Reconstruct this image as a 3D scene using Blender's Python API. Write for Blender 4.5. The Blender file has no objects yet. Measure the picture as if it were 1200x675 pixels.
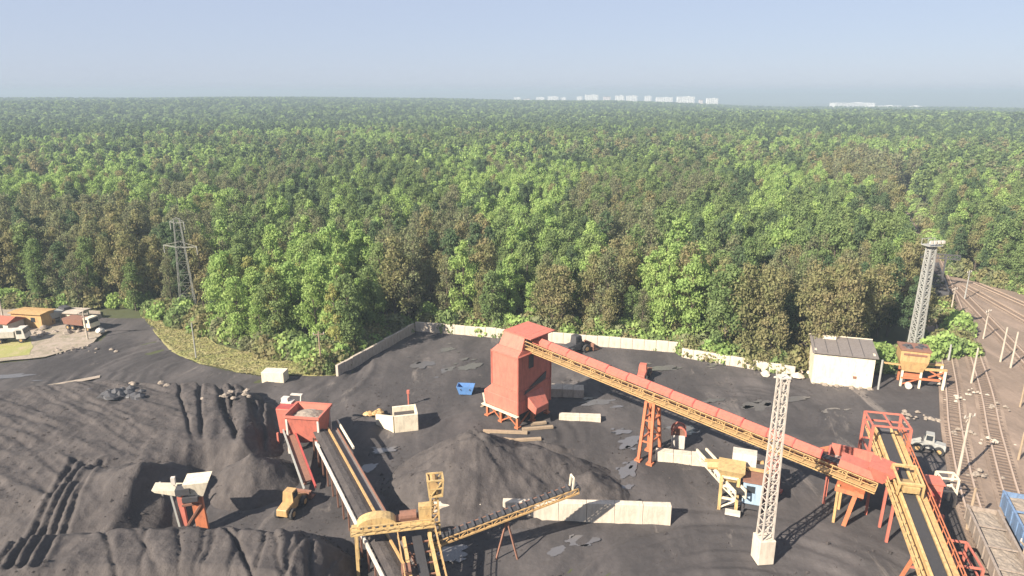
import bpy, bmesh, math, random
import numpy as np
from mathutils import Vector, Matrix, noise
from mathutils.geometry import tessellate_polygon, delaunay_2d_cdt
random.seed(7); rng = np.random.default_rng(7)
R = math.radians
sc = bpy.context.scene
col = sc.collection

# ------------------------------------------------------------------ camera, sky, sun, exposure
CAM_H = 45.0; PITCH = R(16)
cam_d = bpy.data.cameras.new('camera'); cam = bpy.data.objects.new('camera', cam_d); col.objects.link(cam)
cam.location = (0, 0, CAM_H); cam.rotation_euler = (R(90) - PITCH, 0, 0)
cam_d.sensor_width = 36; cam_d.lens = 24; cam_d.clip_start = 0.5; cam_d.clip_end = 40000
sc.camera = cam
SUN_EL = R(34); SUN_DIR = Vector((0.77, 0.64, 0)).normalized()      # the way the light travels over the ground
to_sun = Vector((-SUN_DIR.x * math.cos(SUN_EL), -SUN_DIR.y * math.cos(SUN_EL), math.sin(SUN_EL)))
sl = bpy.data.lights.new('sun', 'SUN'); sl.energy = 4.4; sl.angle = R(0.6); sl.color = (1.0, 0.90, 0.77)
so = bpy.data.objects.new('sun', sl); col.objects.link(so)
so.rotation_euler = (-to_sun).to_track_quat('-Z', 'Y').to_euler(); so.location = (0, 0, 120)
w = bpy.data.worlds.new('World'); sc.world = w; w.use_nodes = True
wn = w.node_tree; bg = wn.nodes['Background']
sky = wn.nodes.new('ShaderNodeTexSky'); sky.sky_type = 'NISHITA'; sky.sun_disc = False
sky.sun_elevation = SUN_EL; sky.sun_rotation = math.atan2(to_sun.x, to_sun.y)
sky.altitude = 250; sky.air_density = 1.0; sky.dust_density = 0.4; sky.ozone_density = 3.0
veil = wn.nodes.new('ShaderNodeMix'); veil.data_type = 'RGBA'; veil.inputs[0].default_value = 0.82      # thin even high cloud
veil.inputs[7].default_value = (3.25, 3.65, 4.75, 1); wn.links.new(sky.outputs[0], veil.inputs[6]); wn.links.new(veil.outputs[2], bg.inputs[0]); bg.inputs[1].default_value = 0.05
sc.view_settings.view_transform = 'Standard'; sc.view_settings.look = 'None'
sc.view_settings.exposure = 1.70; sc.view_settings.gamma = 1
sc.render.engine = 'CYCLES'
cy = sc.cycles
cy.max_bounces = 5; cy.diffuse_bounces = 3; cy.glossy_bounces = 2; cy.transmission_bounces = 4; cy.volume_bounces = 1
cy.transparent_max_bounces = 6; cy.use_denoising = True; cy.caustics_reflective = False; cy.caustics_refractive = False

# ------------------------------------------------------------------ helpers
def G(px, py, z=0.0):
    """ground place (at height z) that the photograph shows at pixel px, py (1200 x 675)"""
    u = (px - 600) / 800; v = (py - 337.5) / 800
    d = Vector((u, math.cos(PITCH) - v * math.sin(PITCH), -math.sin(PITCH) - v * math.cos(PITCH)))
    return Vector((0, 0, CAM_H)) + d * ((z - CAM_H) / d.z)
def proj(x, y, z):
    dep = y * math.cos(PITCH) + (CAM_H - z) * math.sin(PITCH); dn = (CAM_H - z) * math.cos(PITCH) - y * math.sin(PITCH)
    return 600 + 800 * x / dep, 337.5 + 800 * dn / dep

def N(nt, t, **k):
    n = nt.nodes.new(t)
    for a, b in k.items(): setattr(n, a, b)
    return n
def ramp(nt, src, p0, p1, c0=(0, 0, 0, 1), c1=(1, 1, 1, 1)):
    r = N(nt, 'ShaderNodeValToRGB'); e = r.color_ramp.elements
    e[0].position = p0; e[0].color = c0; e[1].position = p1; e[1].color = c1
    nt.links.new(src, r.inputs[0]); return r.outputs[0]
def noise_tex(nt, coord, scale, detail=5, rough=0.6, dist=0):
    n = N(nt, 'ShaderNodeTexNoise'); n.inputs['Scale'].default_value = scale; n.inputs['Detail'].default_value = detail
    n.inputs['Roughness'].default_value = rough; n.inputs['Distortion'].default_value = dist
    nt.links.new(coord, n.inputs['Vector']); return n.outputs[0]
def mixc(nt, fac, a, b, blend='MIX'):
    m = N(nt, 'ShaderNodeMix', data_type='RGBA', blend_type=blend)
    if isinstance(fac, float): m.inputs[0].default_value = fac
    else: nt.links.new(fac, m.inputs[0])
    for i, c in ((6, a), (7, b)):
        if isinstance(c, tuple): m.inputs[i].default_value = (*c, 1) if len(c) == 3 else c
        else: nt.links.new(c, m.inputs[i])
    return m.outputs[2]
def new_mat(name):
    m = bpy.data.materials.new(name); m.use_nodes = True
    return m, m.node_tree, m.node_tree.nodes['Principled BSDF']
def bump(nt, b, h, strength=0.5, dist=0.1):
    n = N(nt, 'ShaderNodeBump'); n.inputs['Strength'].default_value = strength; n.inputs['Distance'].default_value = dist
    nt.links.new(h, n.inputs['Height']); nt.links.new(n.outputs[0], b.inputs['Normal'])
def painted(name, c, dirt=(0.05, 0.042, 0.038), amt=0.5, rust=(0.16, 0.07, 0.035), scale=1.2, rough=0.6, metal=0.0):
    """weathered paint or concrete: colour drift, streaks of coal dust, rust"""
    c = tuple(x * 0.8 for x in c); rust = tuple(x * 0.8 for x in rust); dirt = tuple(x * 0.85 for x in dirt)
    m, nt, b = new_mat(name)
    tc = N(nt, 'ShaderNodeTexCoord').outputs['Object']
    mp = N(nt, 'ShaderNodeMapping'); mp.inputs['Scale'].default_value = (1, 1, 0.25); nt.links.new(tc, mp.inputs[0])
    n1 = noise_tex(nt, tc, scale * 0.5, 6, 0.65); n2 = noise_tex(nt, mp.outputs[0], scale * 2.2, 6, 0.7, 0.4); n3 = noise_tex(nt, tc, scale * 3, 5, 0.7)
    c0 = mixc(nt, n1, tuple(x * 0.8 for x in c), tuple(min(1, x * 1.18) for x in c))
    c1 = mixc(nt, ramp(nt, n3, 0.58, 0.72), c0, rust)
    f = N(nt, 'ShaderNodeMath', operation='MULTIPLY'); nt.links.new(ramp(nt, n2, 0.45, 0.75), f.inputs[0]); f.inputs[1].default_value = amt
    c2 = mixc(nt, f.outputs[0], c1, dirt)
    nt.links.new(c2, b.inputs['Base Color']); b.inputs['Roughness'].default_value = rough; b.inputs['Metallic'].default_value = metal
    bump(nt, b, n3, 0.3, 0.03)
    return m

M = {}
M['red'] = painted('red_paint', (0.54, 0.158, 0.108), amt=0.42, rust=(0.36, 0.15, 0.11), rough=0.7)
M['red_deep'] = painted('red_deep_paint', (0.42, 0.07, 0.06), amt=0.5, rust=(0.28, 0.09, 0.06))
M['orange'] = painted('orange_paint', (0.52, 0.17, 0.075), amt=0.45, rust=(0.30, 0.11, 0.06))
M['yellow'] = painted('yellow_paint', (0.56, 0.39, 0.17), amt=0.6, rust=(0.34, 0.15, 0.06))
M['ochre'] = painted('ochre_paint', (0.52, 0.33, 0.14), amt=0.55, rust=(0.33, 0.15, 0.06))
M['cream'] = painted('cream_plaster', (0.74, 0.65, 0.49), amt=0.35, rust=(0.5, 0.40, 0.27), rough=0.9)
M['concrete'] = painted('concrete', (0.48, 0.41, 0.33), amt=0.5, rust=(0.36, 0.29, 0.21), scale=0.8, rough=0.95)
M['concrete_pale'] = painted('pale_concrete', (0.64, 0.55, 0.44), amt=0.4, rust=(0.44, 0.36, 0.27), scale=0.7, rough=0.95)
M['rubble'] = painted('rubble_stone', (0.30, 0.25, 0.20), amt=0.6, rust=(0.25, 0.18, 0.12), scale=2, rough=1)
M['white'] = painted('white_paint', (0.62, 0.57, 0.50), amt=0.35, rust=(0.45, 0.33, 0.22))
M['galv'] = painted('galvanised_steel', (0.36, 0.36, 0.33), amt=0.3, rust=(0.30, 0.20, 0.13), rough=0.55, metal=0.0)
M['mast_steel'] = painted('mast_steel', (0.56, 0.50, 0.43), amt=0.45, rust=(0.34, 0.2, 0.12), scale=3)
M['pylon'] = painted('pylon_steel', (0.30, 0.30, 0.26), amt=0.1, rust=(0.3, 0.28, 0.24))
M['blue'] = painted('blue_paint', (0.10, 0.24, 0.52), amt=0.35, rust=(0.15, 0.12, 0.1))
M['blue_dull'] = painted('dull_blue_paint', (0.16, 0.25, 0.40), amt=0.6, rust=(0.15, 0.12, 0.1))
M['wagon_brown'] = painted('wagon_grey_brown', (0.33, 0.27, 0.22), amt=0.6, rust=(0.22, 0.14, 0.1))
M['blue_pale'] = painted('pale_blue_paint', (0.34, 0.46, 0.56), amt=0.35, rust=(0.3, 0.28, 0.25))
M['dark'] = painted('dark_machinery', (0.06, 0.06, 0.065), amt=0.6, rust=(0.10, 0.07, 0.05))
M['roof'] = painted('tar_roof', (0.19, 0.165, 0.15), amt=0.4, rust=(0.17, 0.14, 0.12), rough=0.9)
M['rust'] = painted('rusty_steel', (0.24, 0.115, 0.075), amt=0.4, rust=(0.17, 0.08, 0.05), rough=0.9)
M['wood'] = painted('grey_wood', (0.36, 0.27, 0.18), amt=0.35, rust=(0.26, 0.18, 0.11), scale=2, rough=0.9)
M['belt'] = painted('rubber_belt', (0.035, 0.034, 0.036), amt=0.4, rust=(0.06, 0.055, 0.05), rough=0.7)
M['tyre'] = painted('tyre_rubber', (0.03, 0.03, 0.03), amt=0.3, rust=(0.08, 0.07, 0.06), rough=0.85)
M['brick'] = painted('red_tile', (0.36, 0.12, 0.075), amt=0.3, rust=(0.28, 0.12, 0.07), rough=0.9)
M['city_white'] = painted('city_render', (1.12, 1.08, 1.02), amt=0.08, rust=(0.7, 0.64, 0.58), scale=0.05)
M['city_pink'] = painted('city_pink_render', (0.95, 0.82, 0.76), amt=0.08, rust=(0.6, 0.5, 0.45), scale=0.05)
M['rail'] = painted('rail_steel', (0.46, 0.35, 0.27), amt=0.2, rust=(0.2, 0.1, 0.06), rough=0.5)
M['sleeper'] = painted('sleeper_concrete', (0.13, 0.095, 0.072), amt=0.5, rust=(0.16, 0.11, 0.08))
m, nt, b = new_mat('window_glass'); b.inputs['Base Color'].default_value = (0.03, 0.035, 0.04, 1); b.inputs['Roughness'].default_value = 0.12; M['glass'] = m

def ground_mat(name, stops, scales, dust=None, bump_s=0.6, stretch=None, rough=0.95):
    stops = [tuple(x * 1.12 for x in q) for q in stops]
    m, nt, b = new_mat(name)
    tc = N(nt, 'ShaderNodeTexCoord').outputs['Object']
    if stretch:
        mp = N(nt, 'ShaderNodeMapping'); mp.inputs['Scale'].default_value = stretch[0]; mp.inputs['Rotation'].default_value = (0, 0, stretch[1])
        nt.links.new(tc, mp.inputs[0]); tcs = mp.outputs[0]
    else: tcs = tc
    n1 = noise_tex(nt, tc, scales[0], 6, 0.6, 0.3); n2 = noise_tex(nt, tcs, scales[1], 6, 0.65, 0.2); n3 = noise_tex(nt, tc, scales[2], 4, 0.7)
    c = mixc(nt, ramp(nt, n1, 0.35, 0.65), stops[0], stops[1])
    c = mixc(nt, ramp(nt, n2, 0.45, 0.68), c, stops[2])
    if dust:
        c = mixc(nt, ramp(nt, noise_tex(nt, tcs, dust[1], 7, 0.7, 0.6), dust[2], dust[2] + 0.12), c, dust[0])
    c = mixc(nt, 0.5, c, mixc(nt, n3, (0.25, 0.25, 0.25), (0.8, 0.8, 0.8)), 'OVERLAY')
    nt.links.new(c, b.inputs['Base Color']); b.inputs['Roughness'].default_value = rough
    b.inputs['Specular IOR Level'].default_value = 0.25
    bump(nt, b, n3, bump_s, 0.15)
    return m
M['yard'] = ground_mat('coal_dust_ground', [(0.032, 0.029, 0.029), (0.051, 0.046, 0.045), (0.078, 0.069, 0.066)], (0.05, 0.14, 1.6), ((0.15, 0.13, 0.115), 0.2, 0.59), 0.5, ((1, 0.35, 1), R(-25)))
M['coal'] = ground_mat('coal_heap', [(0.039, 0.034, 0.033), (0.055, 0.048, 0.045), (0.073, 0.063, 0.058)], (0.12, 0.6, 2.4), None, 0.8, ((1, 0.4, 1), R(20)))
M['forest_floor'] = ground_mat('forest_floor', [(0.045, 0.050, 0.022), (0.06, 0.058, 0.03), (0.05, 0.062, 0.024)], (0.004, 0.02, 0.4), None, 0.4)
M['grass_ground'] = ground_mat('grass_ground', [(0.19, 0.20, 0.06), (0.24, 0.22, 0.09), (0.26, 0.22, 0.12)], (0.12, 0.5, 3.0), None, 0.5)
M['ballast'] = ground_mat('track_ballast', [(0.14, 0.105, 0.08), (0.19, 0.14, 0.105), (0.25, 0.19, 0.145)], (0.08, 0.3, 3.5), ((0.075, 0.06, 0.052), 0.25, 0.58), 0.9, ((1, 0.2, 1), R(24)))
M['rail_ground'] = ground_mat('rail_yard_ground', [(0.125, 0.095, 0.074), (0.165, 0.124, 0.095), (0.22, 0.165, 0.128)], (0.06, 0.25, 2.0), ((0.19, 0.15, 0.115), 0.12, 0.60), 0.6, ((1, 0.2, 1), R(24)))
M['gravel'] = ground_mat('pale_gravel', [(0.22, 0.18, 0.14), (0.27, 0.225, 0.185), (0.15, 0.135, 0.09)], (0.15, 0.5, 2.0), None, 0.8)
M['plain'] = ground_mat('far_plain', [(0.06, 0.08, 0.035), (0.10, 0.11, 0.055), (0.045, 0.06, 0.03)], (0.0012, 0.003, 0.02), None, 0.0)
m, nt, b = new_mat('puddle_water'); b.inputs['Base Color'].default_value = (0.10, 0.095, 0.095, 1); b.inputs['Roughness'].default_value = 0.22
b.inputs['Specular IOR Level'].default_value = 0.9; M['puddle'] = m

def leaf_mat(name, c0, c1, c2):
    """leaves: one drift of colour per tree, another through the crown"""
    m = bpy.data.materials.new(name); m.use_nodes = True; nt = m.node_tree; nt.nodes.clear()
    oi = N(nt, 'ShaderNodeObjectInfo'); geo = N(nt, 'ShaderNodeNewGeometry')
    a = mixc(nt, oi.outputs['Random'], c0, c1)
    n = noise_tex(nt, geo.outputs['Position'], 0.45, 3, 0.6)
    a = mixc(nt, ramp(nt, n, 0.4, 0.7), a, c2)
    hs = N(nt, 'ShaderNodeHueSaturation'); mr = N(nt, 'ShaderNodeMapRange'); nt.links.new(geo.outputs['Random Per Island'], mr.inputs[0])
    mr.inputs[3].default_value = 0.82; mr.inputs[4].default_value = 1.2; nt.links.new(mr.outputs[0], hs.inputs['Value']); nt.links.new(a, hs.inputs['Color'])
    d = N(nt, 'ShaderNodeBsdfDiffuse'); t = N(nt, 'ShaderNodeBsdfTranslucent'); mx = N(nt, 'ShaderNodeMixShader'); mx.inputs[0].default_value = 0.48
    o = N(nt, 'ShaderNodeOutputMaterial')
    nt.links.new(hs.outputs[0], d.inputs[0]); nt.links.new(hs.outputs[0], t.inputs[0])
    nt.links.new(d.outputs[0], mx.inputs[1]); nt.links.new(t.outputs[0], mx.inputs[2]); nt.links.new(mx.outputs[0], o.inputs[0])
    return m
LEAF = [leaf_mat('leaf_bright', (0.295, 0.406, 0.129), (0.232, 0.348, 0.113), (0.355, 0.444, 0.154)),
        leaf_mat('leaf_mid', (0.145, 0.214, 0.081), (0.190, 0.251, 0.096), (0.227, 0.286, 0.115)),
        leaf_mat('leaf_dark', (0.081, 0.130, 0.064), (0.108, 0.156, 0.078), (0.130, 0.177, 0.086)),
        leaf_mat('leaf_grey_brown', (0.235, 0.232, 0.132), (0.196, 0.204, 0.112), (0.205, 0.240, 0.114)),
        leaf_mat('leaf_olive', (0.240, 0.232, 0.110), (0.282, 0.238, 0.127), (0.212, 0.234, 0.101)),
        leaf_mat('leaf_yellow', (0.348, 0.351, 0.118), (0.307, 0.342, 0.116), (0.372, 0.345, 0.142))]
M['bark'] = painted('bark', (0.115, 0.090, 0.066), amt=0.3, rust=(0.09, 0.07, 0.05), rough=1)
M['birch'] = painted('pale_bark', (0.46, 0.43, 0.34), amt=0.25, rust=(0.3, 0.27, 0.2), rough=1)

class MB:
    """collects shapes in world coordinates (through an optional frame) for ONE mesh"""
    def __init__(s, frame=None): s.v = []; s.f = []; s.m = []; s.F = frame or Matrix()
    def add(s, vs, fs, mi=0):
        n = len(s.v); s.v += [tuple(s.F @ Vector(p)) for p in vs]; s.f += [tuple(i + n for i in f) for f in fs]; s.m += [mi] * len(fs)
    BF = [(0, 3, 2, 1), (4, 5, 6, 7), (0, 1, 5, 4), (1, 2, 6, 5), (2, 3, 7, 6), (3, 0, 4, 7)]
    def box(s, c, d, rz=0, mi=0):
        x, y, z = d[0] / 2, d[1] / 2, d[2] / 2; cr, sr = math.cos(rz), math.sin(rz)
        vs = [(c[0] + a * cr - b_ * sr, c[1] + a * sr + b_ * cr, c[2] + e) for e in (-z, z) for a, b_ in ((-x, -y), (x, -y), (x, y), (-x, y))]
        s.add(vs, s.BF, mi)
    def hexa(s, lo, hi, mi=0): s.add(list(lo) + list(hi), s.BF, mi)          # four low corners, four high corners (counter-clockwise)
    def beam(s, p, q, w_, h=None, mi=0, w2=None):
        p = Vector(p); q = Vector(q); h = h or w_; d = q - p
        if d.length < 1e-6: return
        d.normalize(); up = Vector((0, 0, 1)) if abs(d.z) < 0.95 else Vector((0, 1, 0))
        a = d.cross(up).normalized(); u = a.cross(d)
        r = (w2 / w_) if w2 else 1
        vs = [p + a * i * w_ / 2 + u * j * h / 2 for i, j in ((-1, -1), (1, -1), (1, 1), (-1, 1))] + [q + (a * i * w_ / 2 + u * j * h / 2) * r for i, j in ((-1, -1), (1, -1), (1, 1), (-1, 1))]
        s.add(vs, [(3, 2, 1, 0), (4, 5, 6, 7), (0, 1, 5, 4), (1, 2, 6, 5), (2, 3, 7, 6), (3, 0, 4, 7)], mi)
    def tube(s, p, q, r, r2=None, n=8, mi=0):
        p = Vector(p); q = Vector(q); r2 = r if r2 is None else r2; d = (q - p).normalized()
        up = Vector((0, 0, 1)) if abs(d.z) < 0.95 else Vector((0, 1, 0)); a = d.cross(up).normalized(); u = a.cross(d)
        vs = [c + (a * math.cos(t) + u * math.sin(t)) * rr for c, rr in ((p, r), (q, r2)) for t in [2 * math.pi * i / n for i in range(n)]]
        s.add(vs, [(i, (i + 1) % n, n + (i + 1) % n, n + i) for i in range(n)] + [tuple(range(n - 1, -1, -1)), tuple(range(n, 2 * n))], mi)
    def prism(s, prof, x0, x1, axis='x', mi=0):
        """profile (a, b) pushed from x0 to x1 along an axis"""
        f = {'x': lambda a, b_, t: (t, a, b_), 'y': lambda a, b_, t: (a, t, b_), 'z': lambda a, b_, t: (a, b_, t)}[axis]
        n = len(prof); vs = [f(a, b_, x0) for a, b_ in prof] + [f(a, b_, x1) for a, b_ in prof]
        s.add(vs, [(i, (i + 1) % n, n + (i + 1) % n, n + i) for i in range(n)] + [tuple(range(n - 1, -1, -1)), tuple(range(n, 2 * n))], mi)
    def rock(s, c, r, mi=0, seed=0, flat=0.7):
        rr = random.Random(seed); vs = []; n = 6
        vs.append((c[0], c[1], c[2] + r * flat))
        for k, (zz, kk) in enumerate(((0.45, 0.75), (-0.1, 1.0))):
            for i in range(n):
                t = 2 * math.pi * (i + 0.5 * k) / n; q = r * kk * rr.uniform(0.75, 1.2)
                vs.append((c[0] + q * math.cos(t), c[1] + q * math.sin(t), c[2] + r * flat * zz * rr.uniform(0.8, 1.2)))
        fs = [(0, 1 + i, 1 + (i + 1) % n) for i in range(n)] + [(1 + i, 7 + i, 7 + (i + 1) % n, 1 + (i + 1) % n) for i in range(n)] + [tuple(range(12, 6, -1))]
        s.add(vs, fs, mi)
def loc_of(o): return Vector(o['_o']) if o is not None and '_o' in o else Vector((0, 0, 0))
ROOT = {}
def obj(name, mb, mat, parent=None, smooth=False, label=None, kind=None, bevel=0):
    off = ROOT.get(parent.name, Vector((0, 0, 0))) if parent else Vector((0, 0, 0))
    me = bpy.data.meshes.new(name)
    me.from_pydata([(p[0] - off.x, p[1] - off.y, p[2] - off.z) for p in mb.v], [], mb.f)
    for k in (mat if isinstance(mat, list) else [mat]): me.materials.append(k)
    if any(mb.m): me.polygons.foreach_set('material_index', mb.m)
    bm = bmesh.new(); bm.from_mesh(me); bmesh.ops.recalc_face_normals(bm, faces=bm.faces); bm.to_mesh(me); bm.free()
    if smooth: me.polygons.foreach_set('use_smooth', [True] * len(me.polygons))
    o = bpy.data.objects.new(name, me); col.objects.link(o)
    if parent: o.parent = parent; ROOT[o.name] = off
    else: ROOT[o.name] = Vector((0, 0, 0))
    if bevel:
        md = o.modifiers.new('edge', 'BEVEL'); md.width = bevel; md.segments = 1; md.limit_method = 'ANGLE'
    if label: o['label'] = label
    if kind: o['kind'] = kind
    return o
def tag(o, label, cat, group=None):
    o['label'] = label; o['category'] = cat
    if group: o['group'] = group
    return o
def thing(name, label, cat, loc, group=None):
    o = bpy.data.objects.new(name, None); col.objects.link(o); o.empty_display_size = 0.5
    o.location = loc; ROOT[o.name] = Vector(loc); return tag(o, label, cat, group)
def dup(root, loc, rz=0, scale=None, label=None):
    r = root.copy(); col.objects.link(r); r.location = loc; r.rotation_euler = (0, 0, rz); ROOT[r.name] = Vector(loc)
    if scale: r.scale = scale
    if label: r['label'] = label
    for ch in root.children:
        c = ch.copy(); col.objects.link(c); c.parent = r
        for g in ch.children:
            d = g.copy(); col.objects.link(d); d.parent = c
    return r
def frame(loc, rz): return Matrix.Translation(Vector(loc)) @ Matrix.Rotation(rz, 4, 'Z')
def frame_xy(loc, d):
    return frame(loc, math.atan2(d[1], d[0]))
def frame_line(p, q):
    """x runs from p to q, z up square to it, y to the left"""
    x = (Vector(q) - Vector(p)).normalized(); y = Vector((0, 0, 1)).cross(x).normalized(); z = x.cross(y)
    return Matrix.Translation(Vector(p)) @ Matrix((x, y, z)).transposed().to_4x4()

# ------------------------------------------------------------------ numpy noise and fields
def vnoise(x, y, seed=0):
    xi = np.floor(x).astype(np.int64); yi = np.floor(y).astype(np.int64); fx = x - xi; fy = y - yi
    def h(a, b_):
        n = (a * 374761393 + b_ * 668265263 + seed * 1442695041) & 0xffffffff
        n = ((n ^ (n >> 13)) * 1274126177) & 0xffffffff
        return ((n ^ (n >> 16)) & 0xffff) / 65535.0
    u = fx * fx * (3 - 2 * fx); v = fy * fy * (3 - 2 * fy)
    return (h(xi, yi) * (1 - u) + h(xi + 1, yi) * u) * (1 - v) + (h(xi, yi + 1) * (1 - u) + h(xi + 1, yi + 1) * u) * v
def fbm(x, y, seed=0, oct=4):
    s = 0; a = 0.5; t = 0
    for k in range(oct): s = s + a * vnoise(x * 2 ** k, y * 2 ** k, seed + k * 17); t += a; a *= 0.5
    return s / t
def sstep(a, b_, x):
    t = np.clip((x - a) / (b_ - a), 0, 1); return t * t * (3 - 2 * t)
def in_poly(x, y, poly):
    r = np.zeros(np.shape(x), bool); n = len(poly)
    for i in range(n):
        x0, y0 = poly[i][:2]; x1, y1 = poly[(i + 1) % n][:2]
        c = ((y0 > y) != (y1 > y)) & (x < (x1 - x0) * (y - y0) / ((y1 - y0) or 1e-9) + x0); r ^= c
    return r
def seg_dist(x, y, a, b_):
    dx, dy = b_[0] - a[0], b_[1] - a[1]; t = np.clip(((x - a[0]) * dx + (y - a[1]) * dy) / (dx * dx + dy * dy), 0, 1)
    return np.hypot(x - a[0] - t * dx, y - a[1] - t * dy), t
def poly_dist(x, y, poly):
    d = np.full(np.shape(x), 1e9)
    for i in range(len(poly)): d = np.minimum(d, seg_dist(x, y, poly[i], poly[(i + 1) % len(poly)])[0])
    return np.where(in_poly(x, y, poly), d, -d)

def terrain(x, y):
    """relief of the land beyond the yard: a wooded rise on the left, a fall on the right, hills at the horizon"""
    x = np.asarray(x, float); y = np.asarray(y, float); r = np.hypot(x, y); a = np.where(y > 1, x / np.maximum(y, 1), np.sign(x) * 2)
    left = 1 - sstep(-0.35, 0.25, a)
    h = sstep(350, 2200, r) * (15 * left + 2 * (1 - left)) + (fbm(x / 420, y / 420, 3) - 0.5) * 14 * sstep(300, 900, r)
    h = h - sstep(2300, 3600, r) * (48 * left + 32 * (1 - left)) - sstep(1150, 2000, r) * 16 * sstep(0.1, 0.4, a) * (1 - sstep(2300, 3600, r))
    h = h + sstep(5600, 8200, r) * (60 + 26 * (fbm(x / 1500, y / 2500, 9) - 0.4)) * (1 - sstep(8600, 9600, r) * 0.6)
    return h

# ------------------------------------------------------------------ the land
def grid_mesh(name, xs, ys, hf, mat, keep=None, kind='structure', smooth=True):
    X, Y = np.meshgrid(xs, ys); Z = hf(X, Y); nx, ny = len(xs), len(ys)
    co = np.stack([X, Y, Z], -1).reshape(-1, 3)
    i = np.arange(nx * ny).reshape(ny, nx); q = np.stack([i[:-1, :-1], i[:-1, 1:], i[1:, 1:], i[1:, :-1]], -1).reshape(-1, 4)
    if keep is not None:
        cx = (X[:-1, :-1] + X[1:, 1:]) / 2; cyy = (Y[:-1, :-1] + Y[1:, 1:]) / 2; q = q[keep(cx, cyy).reshape(-1)]
        u, inv = np.unique(q, return_inverse=True); co = co[u]; q = inv.reshape(-1, 4)
    me = bpy.data.meshes.new(name); me.from_pydata(co.tolist(), [], q.tolist()); me.materials.append(mat)
    if smooth: me.polygons.foreach_set('use_smooth', [True] * len(me.polygons))
    o = bpy.data.objects.new(name, me); col.objects.link(o); ROOT[o.name] = Vector((0, 0, 0))
    if kind: o['kind'] = kind
    return o
def polar_ground():
    rs = np.concatenate([[0.0], np.geomspace(20, 12000, 150)]); an = np.linspace(-math.pi, math.pi, 241)
    A, RR = np.meshgrid(an, rs); X = RR * np.sin(A); Y = RR * np.cos(A); Z = terrain(X, Y) - 0.25
    co = np.stack([X, Y, Z], -1).reshape(-1, 3); i = np.arange(A.size).reshape(A.shape)
    q = np.stack([i[:-1, :-1], i[:-1, 1:], i[1:, 1:], i[1:, :-1]], -1).reshape(-1, 4)
    me = bpy.data.meshes.new('ground'); me.from_pydata(co.tolist(), [], q[:, ::-1].tolist()); me.materials.append(M['forest_floor']); me.materials.append(M['plain'])
    rq = np.repeat(rs[:-1], len(an) - 1); me.polygons.foreach_set('material_index', (rq > 2600).astype(np.int32)); me.polygons.foreach_set('use_smooth', [True] * len(me.polygons))
    o = bpy.data.objects.new('ground', me); col.objects.link(o); o['kind'] = 'structure'
polar_ground()

def wobble(poly, step=2.0, amp=0.5, seed=1):
    out = []
    for i in range(len(poly)):
        a = Vector(poly[i][:2]); b_ = Vector(poly[(i + 1) % len(poly)][:2]); n = max(1, int((b_ - a).length / step)); nn = (b_ - a).normalized(); nn = Vector((-nn.y, nn.x))
        for k in range(n):
            p = a.lerp(b_, k / n); out.append(p + nn * amp * (noise.noise(Vector((p.x * 0.3, p.y * 0.3, seed))) + 0.6 * noise.noise(Vector((p.x, p.y, seed + 5)))) * (1 if k else 0.3))
    return out
def sheet(name, poly, z, mat, amp=0.5, seed=1, kind='structure', step=2.0):
    p = wobble(poly, step, amp, seed); t = tessellate_polygon([[Vector((a.x, a.y, 0)) for a in p]])
    mb = MB(); mb.add([(a.x, a.y, z) for a in p], [tuple(x) for x in t]); return obj(name, mb, mat, kind=kind)

WALL_A = [G(395, 441), G(485, 389.5)]                 # grey wall along the left of the walled yard
YARD = [(-120, 38), (-120, 105), (-90, 109), (-82, 112), (-77.5, 121), (-79, 128), (-84, 134), (-76, 134), (-66.6, 121.5), (-60, 114), (-53.8, 109.3), (-46, 105.6), (-41.7, 104.2),
        (-29, 104.3), (-19.4, 126.8), (14, 118.6), (30.5, 114.8), (30.5, 112.6), (48.6, 103.2), (60, 104.5), (70, 106), (74.5, 111), (72, 96), (60, 80), (50, 62), (42, 38)]
def seg_rut(x, y, pts, depth, wid):
    d = np.full(np.shape(x), 1e9)
    for a, b_ in zip(pts[:-1], pts[1:]): d = np.minimum(d, seg_dist(x, y, a, b_)[0])
    d = d + (fbm(x / 1.5, y / 1.5, 31) - 0.5) * wid * 0.8
    return -depth * np.exp(-(d / wid) ** 2) + 0.55 * depth * np.exp(-((d - 2.0 * wid) / wid) ** 2)
def yard_h(x, y):
    h = (fbm(x / 5, y / 5, 1) - 0.5) * 0.28 + (fbm(x / 1.3, y / 1.3, 2, 2) - 0.5) * 0.12
    # turning tracks of the loaders: arcs round two centres in the near yard
    for cx, cyy, r0, r1, s in ((22, 48, 4, 24, 11), (-2, 84, 6, 14, 12), (-50, 106, 6, 30, 13), (36, 92, 4, 15, 14)):
        d = np.hypot(x - cx, (y - cyy) * 1.15); f = fbm(d / 1.1, np.arctan2(y - cyy, x - cx) * 1.2, s, 2)
        h = h + (f - 0.5) * 0.75 * sstep(r0, r0 + 3, d) * (1 - sstep(r1 - 4, r1, d)) * sstep(0.3, 0.5, fbm(x / 9, y / 9, s))
    return h * sstep(-0.5, 1.0, poly_dist(x, y, YARD)) + 0.02
o = grid_mesh('coal_yard', np.arange(-120, 84, 0.32), np.arange(38, 137, 0.32), yard_h, M['yard'], keep=lambda x, y: in_poly(x, y, YARD))

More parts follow.
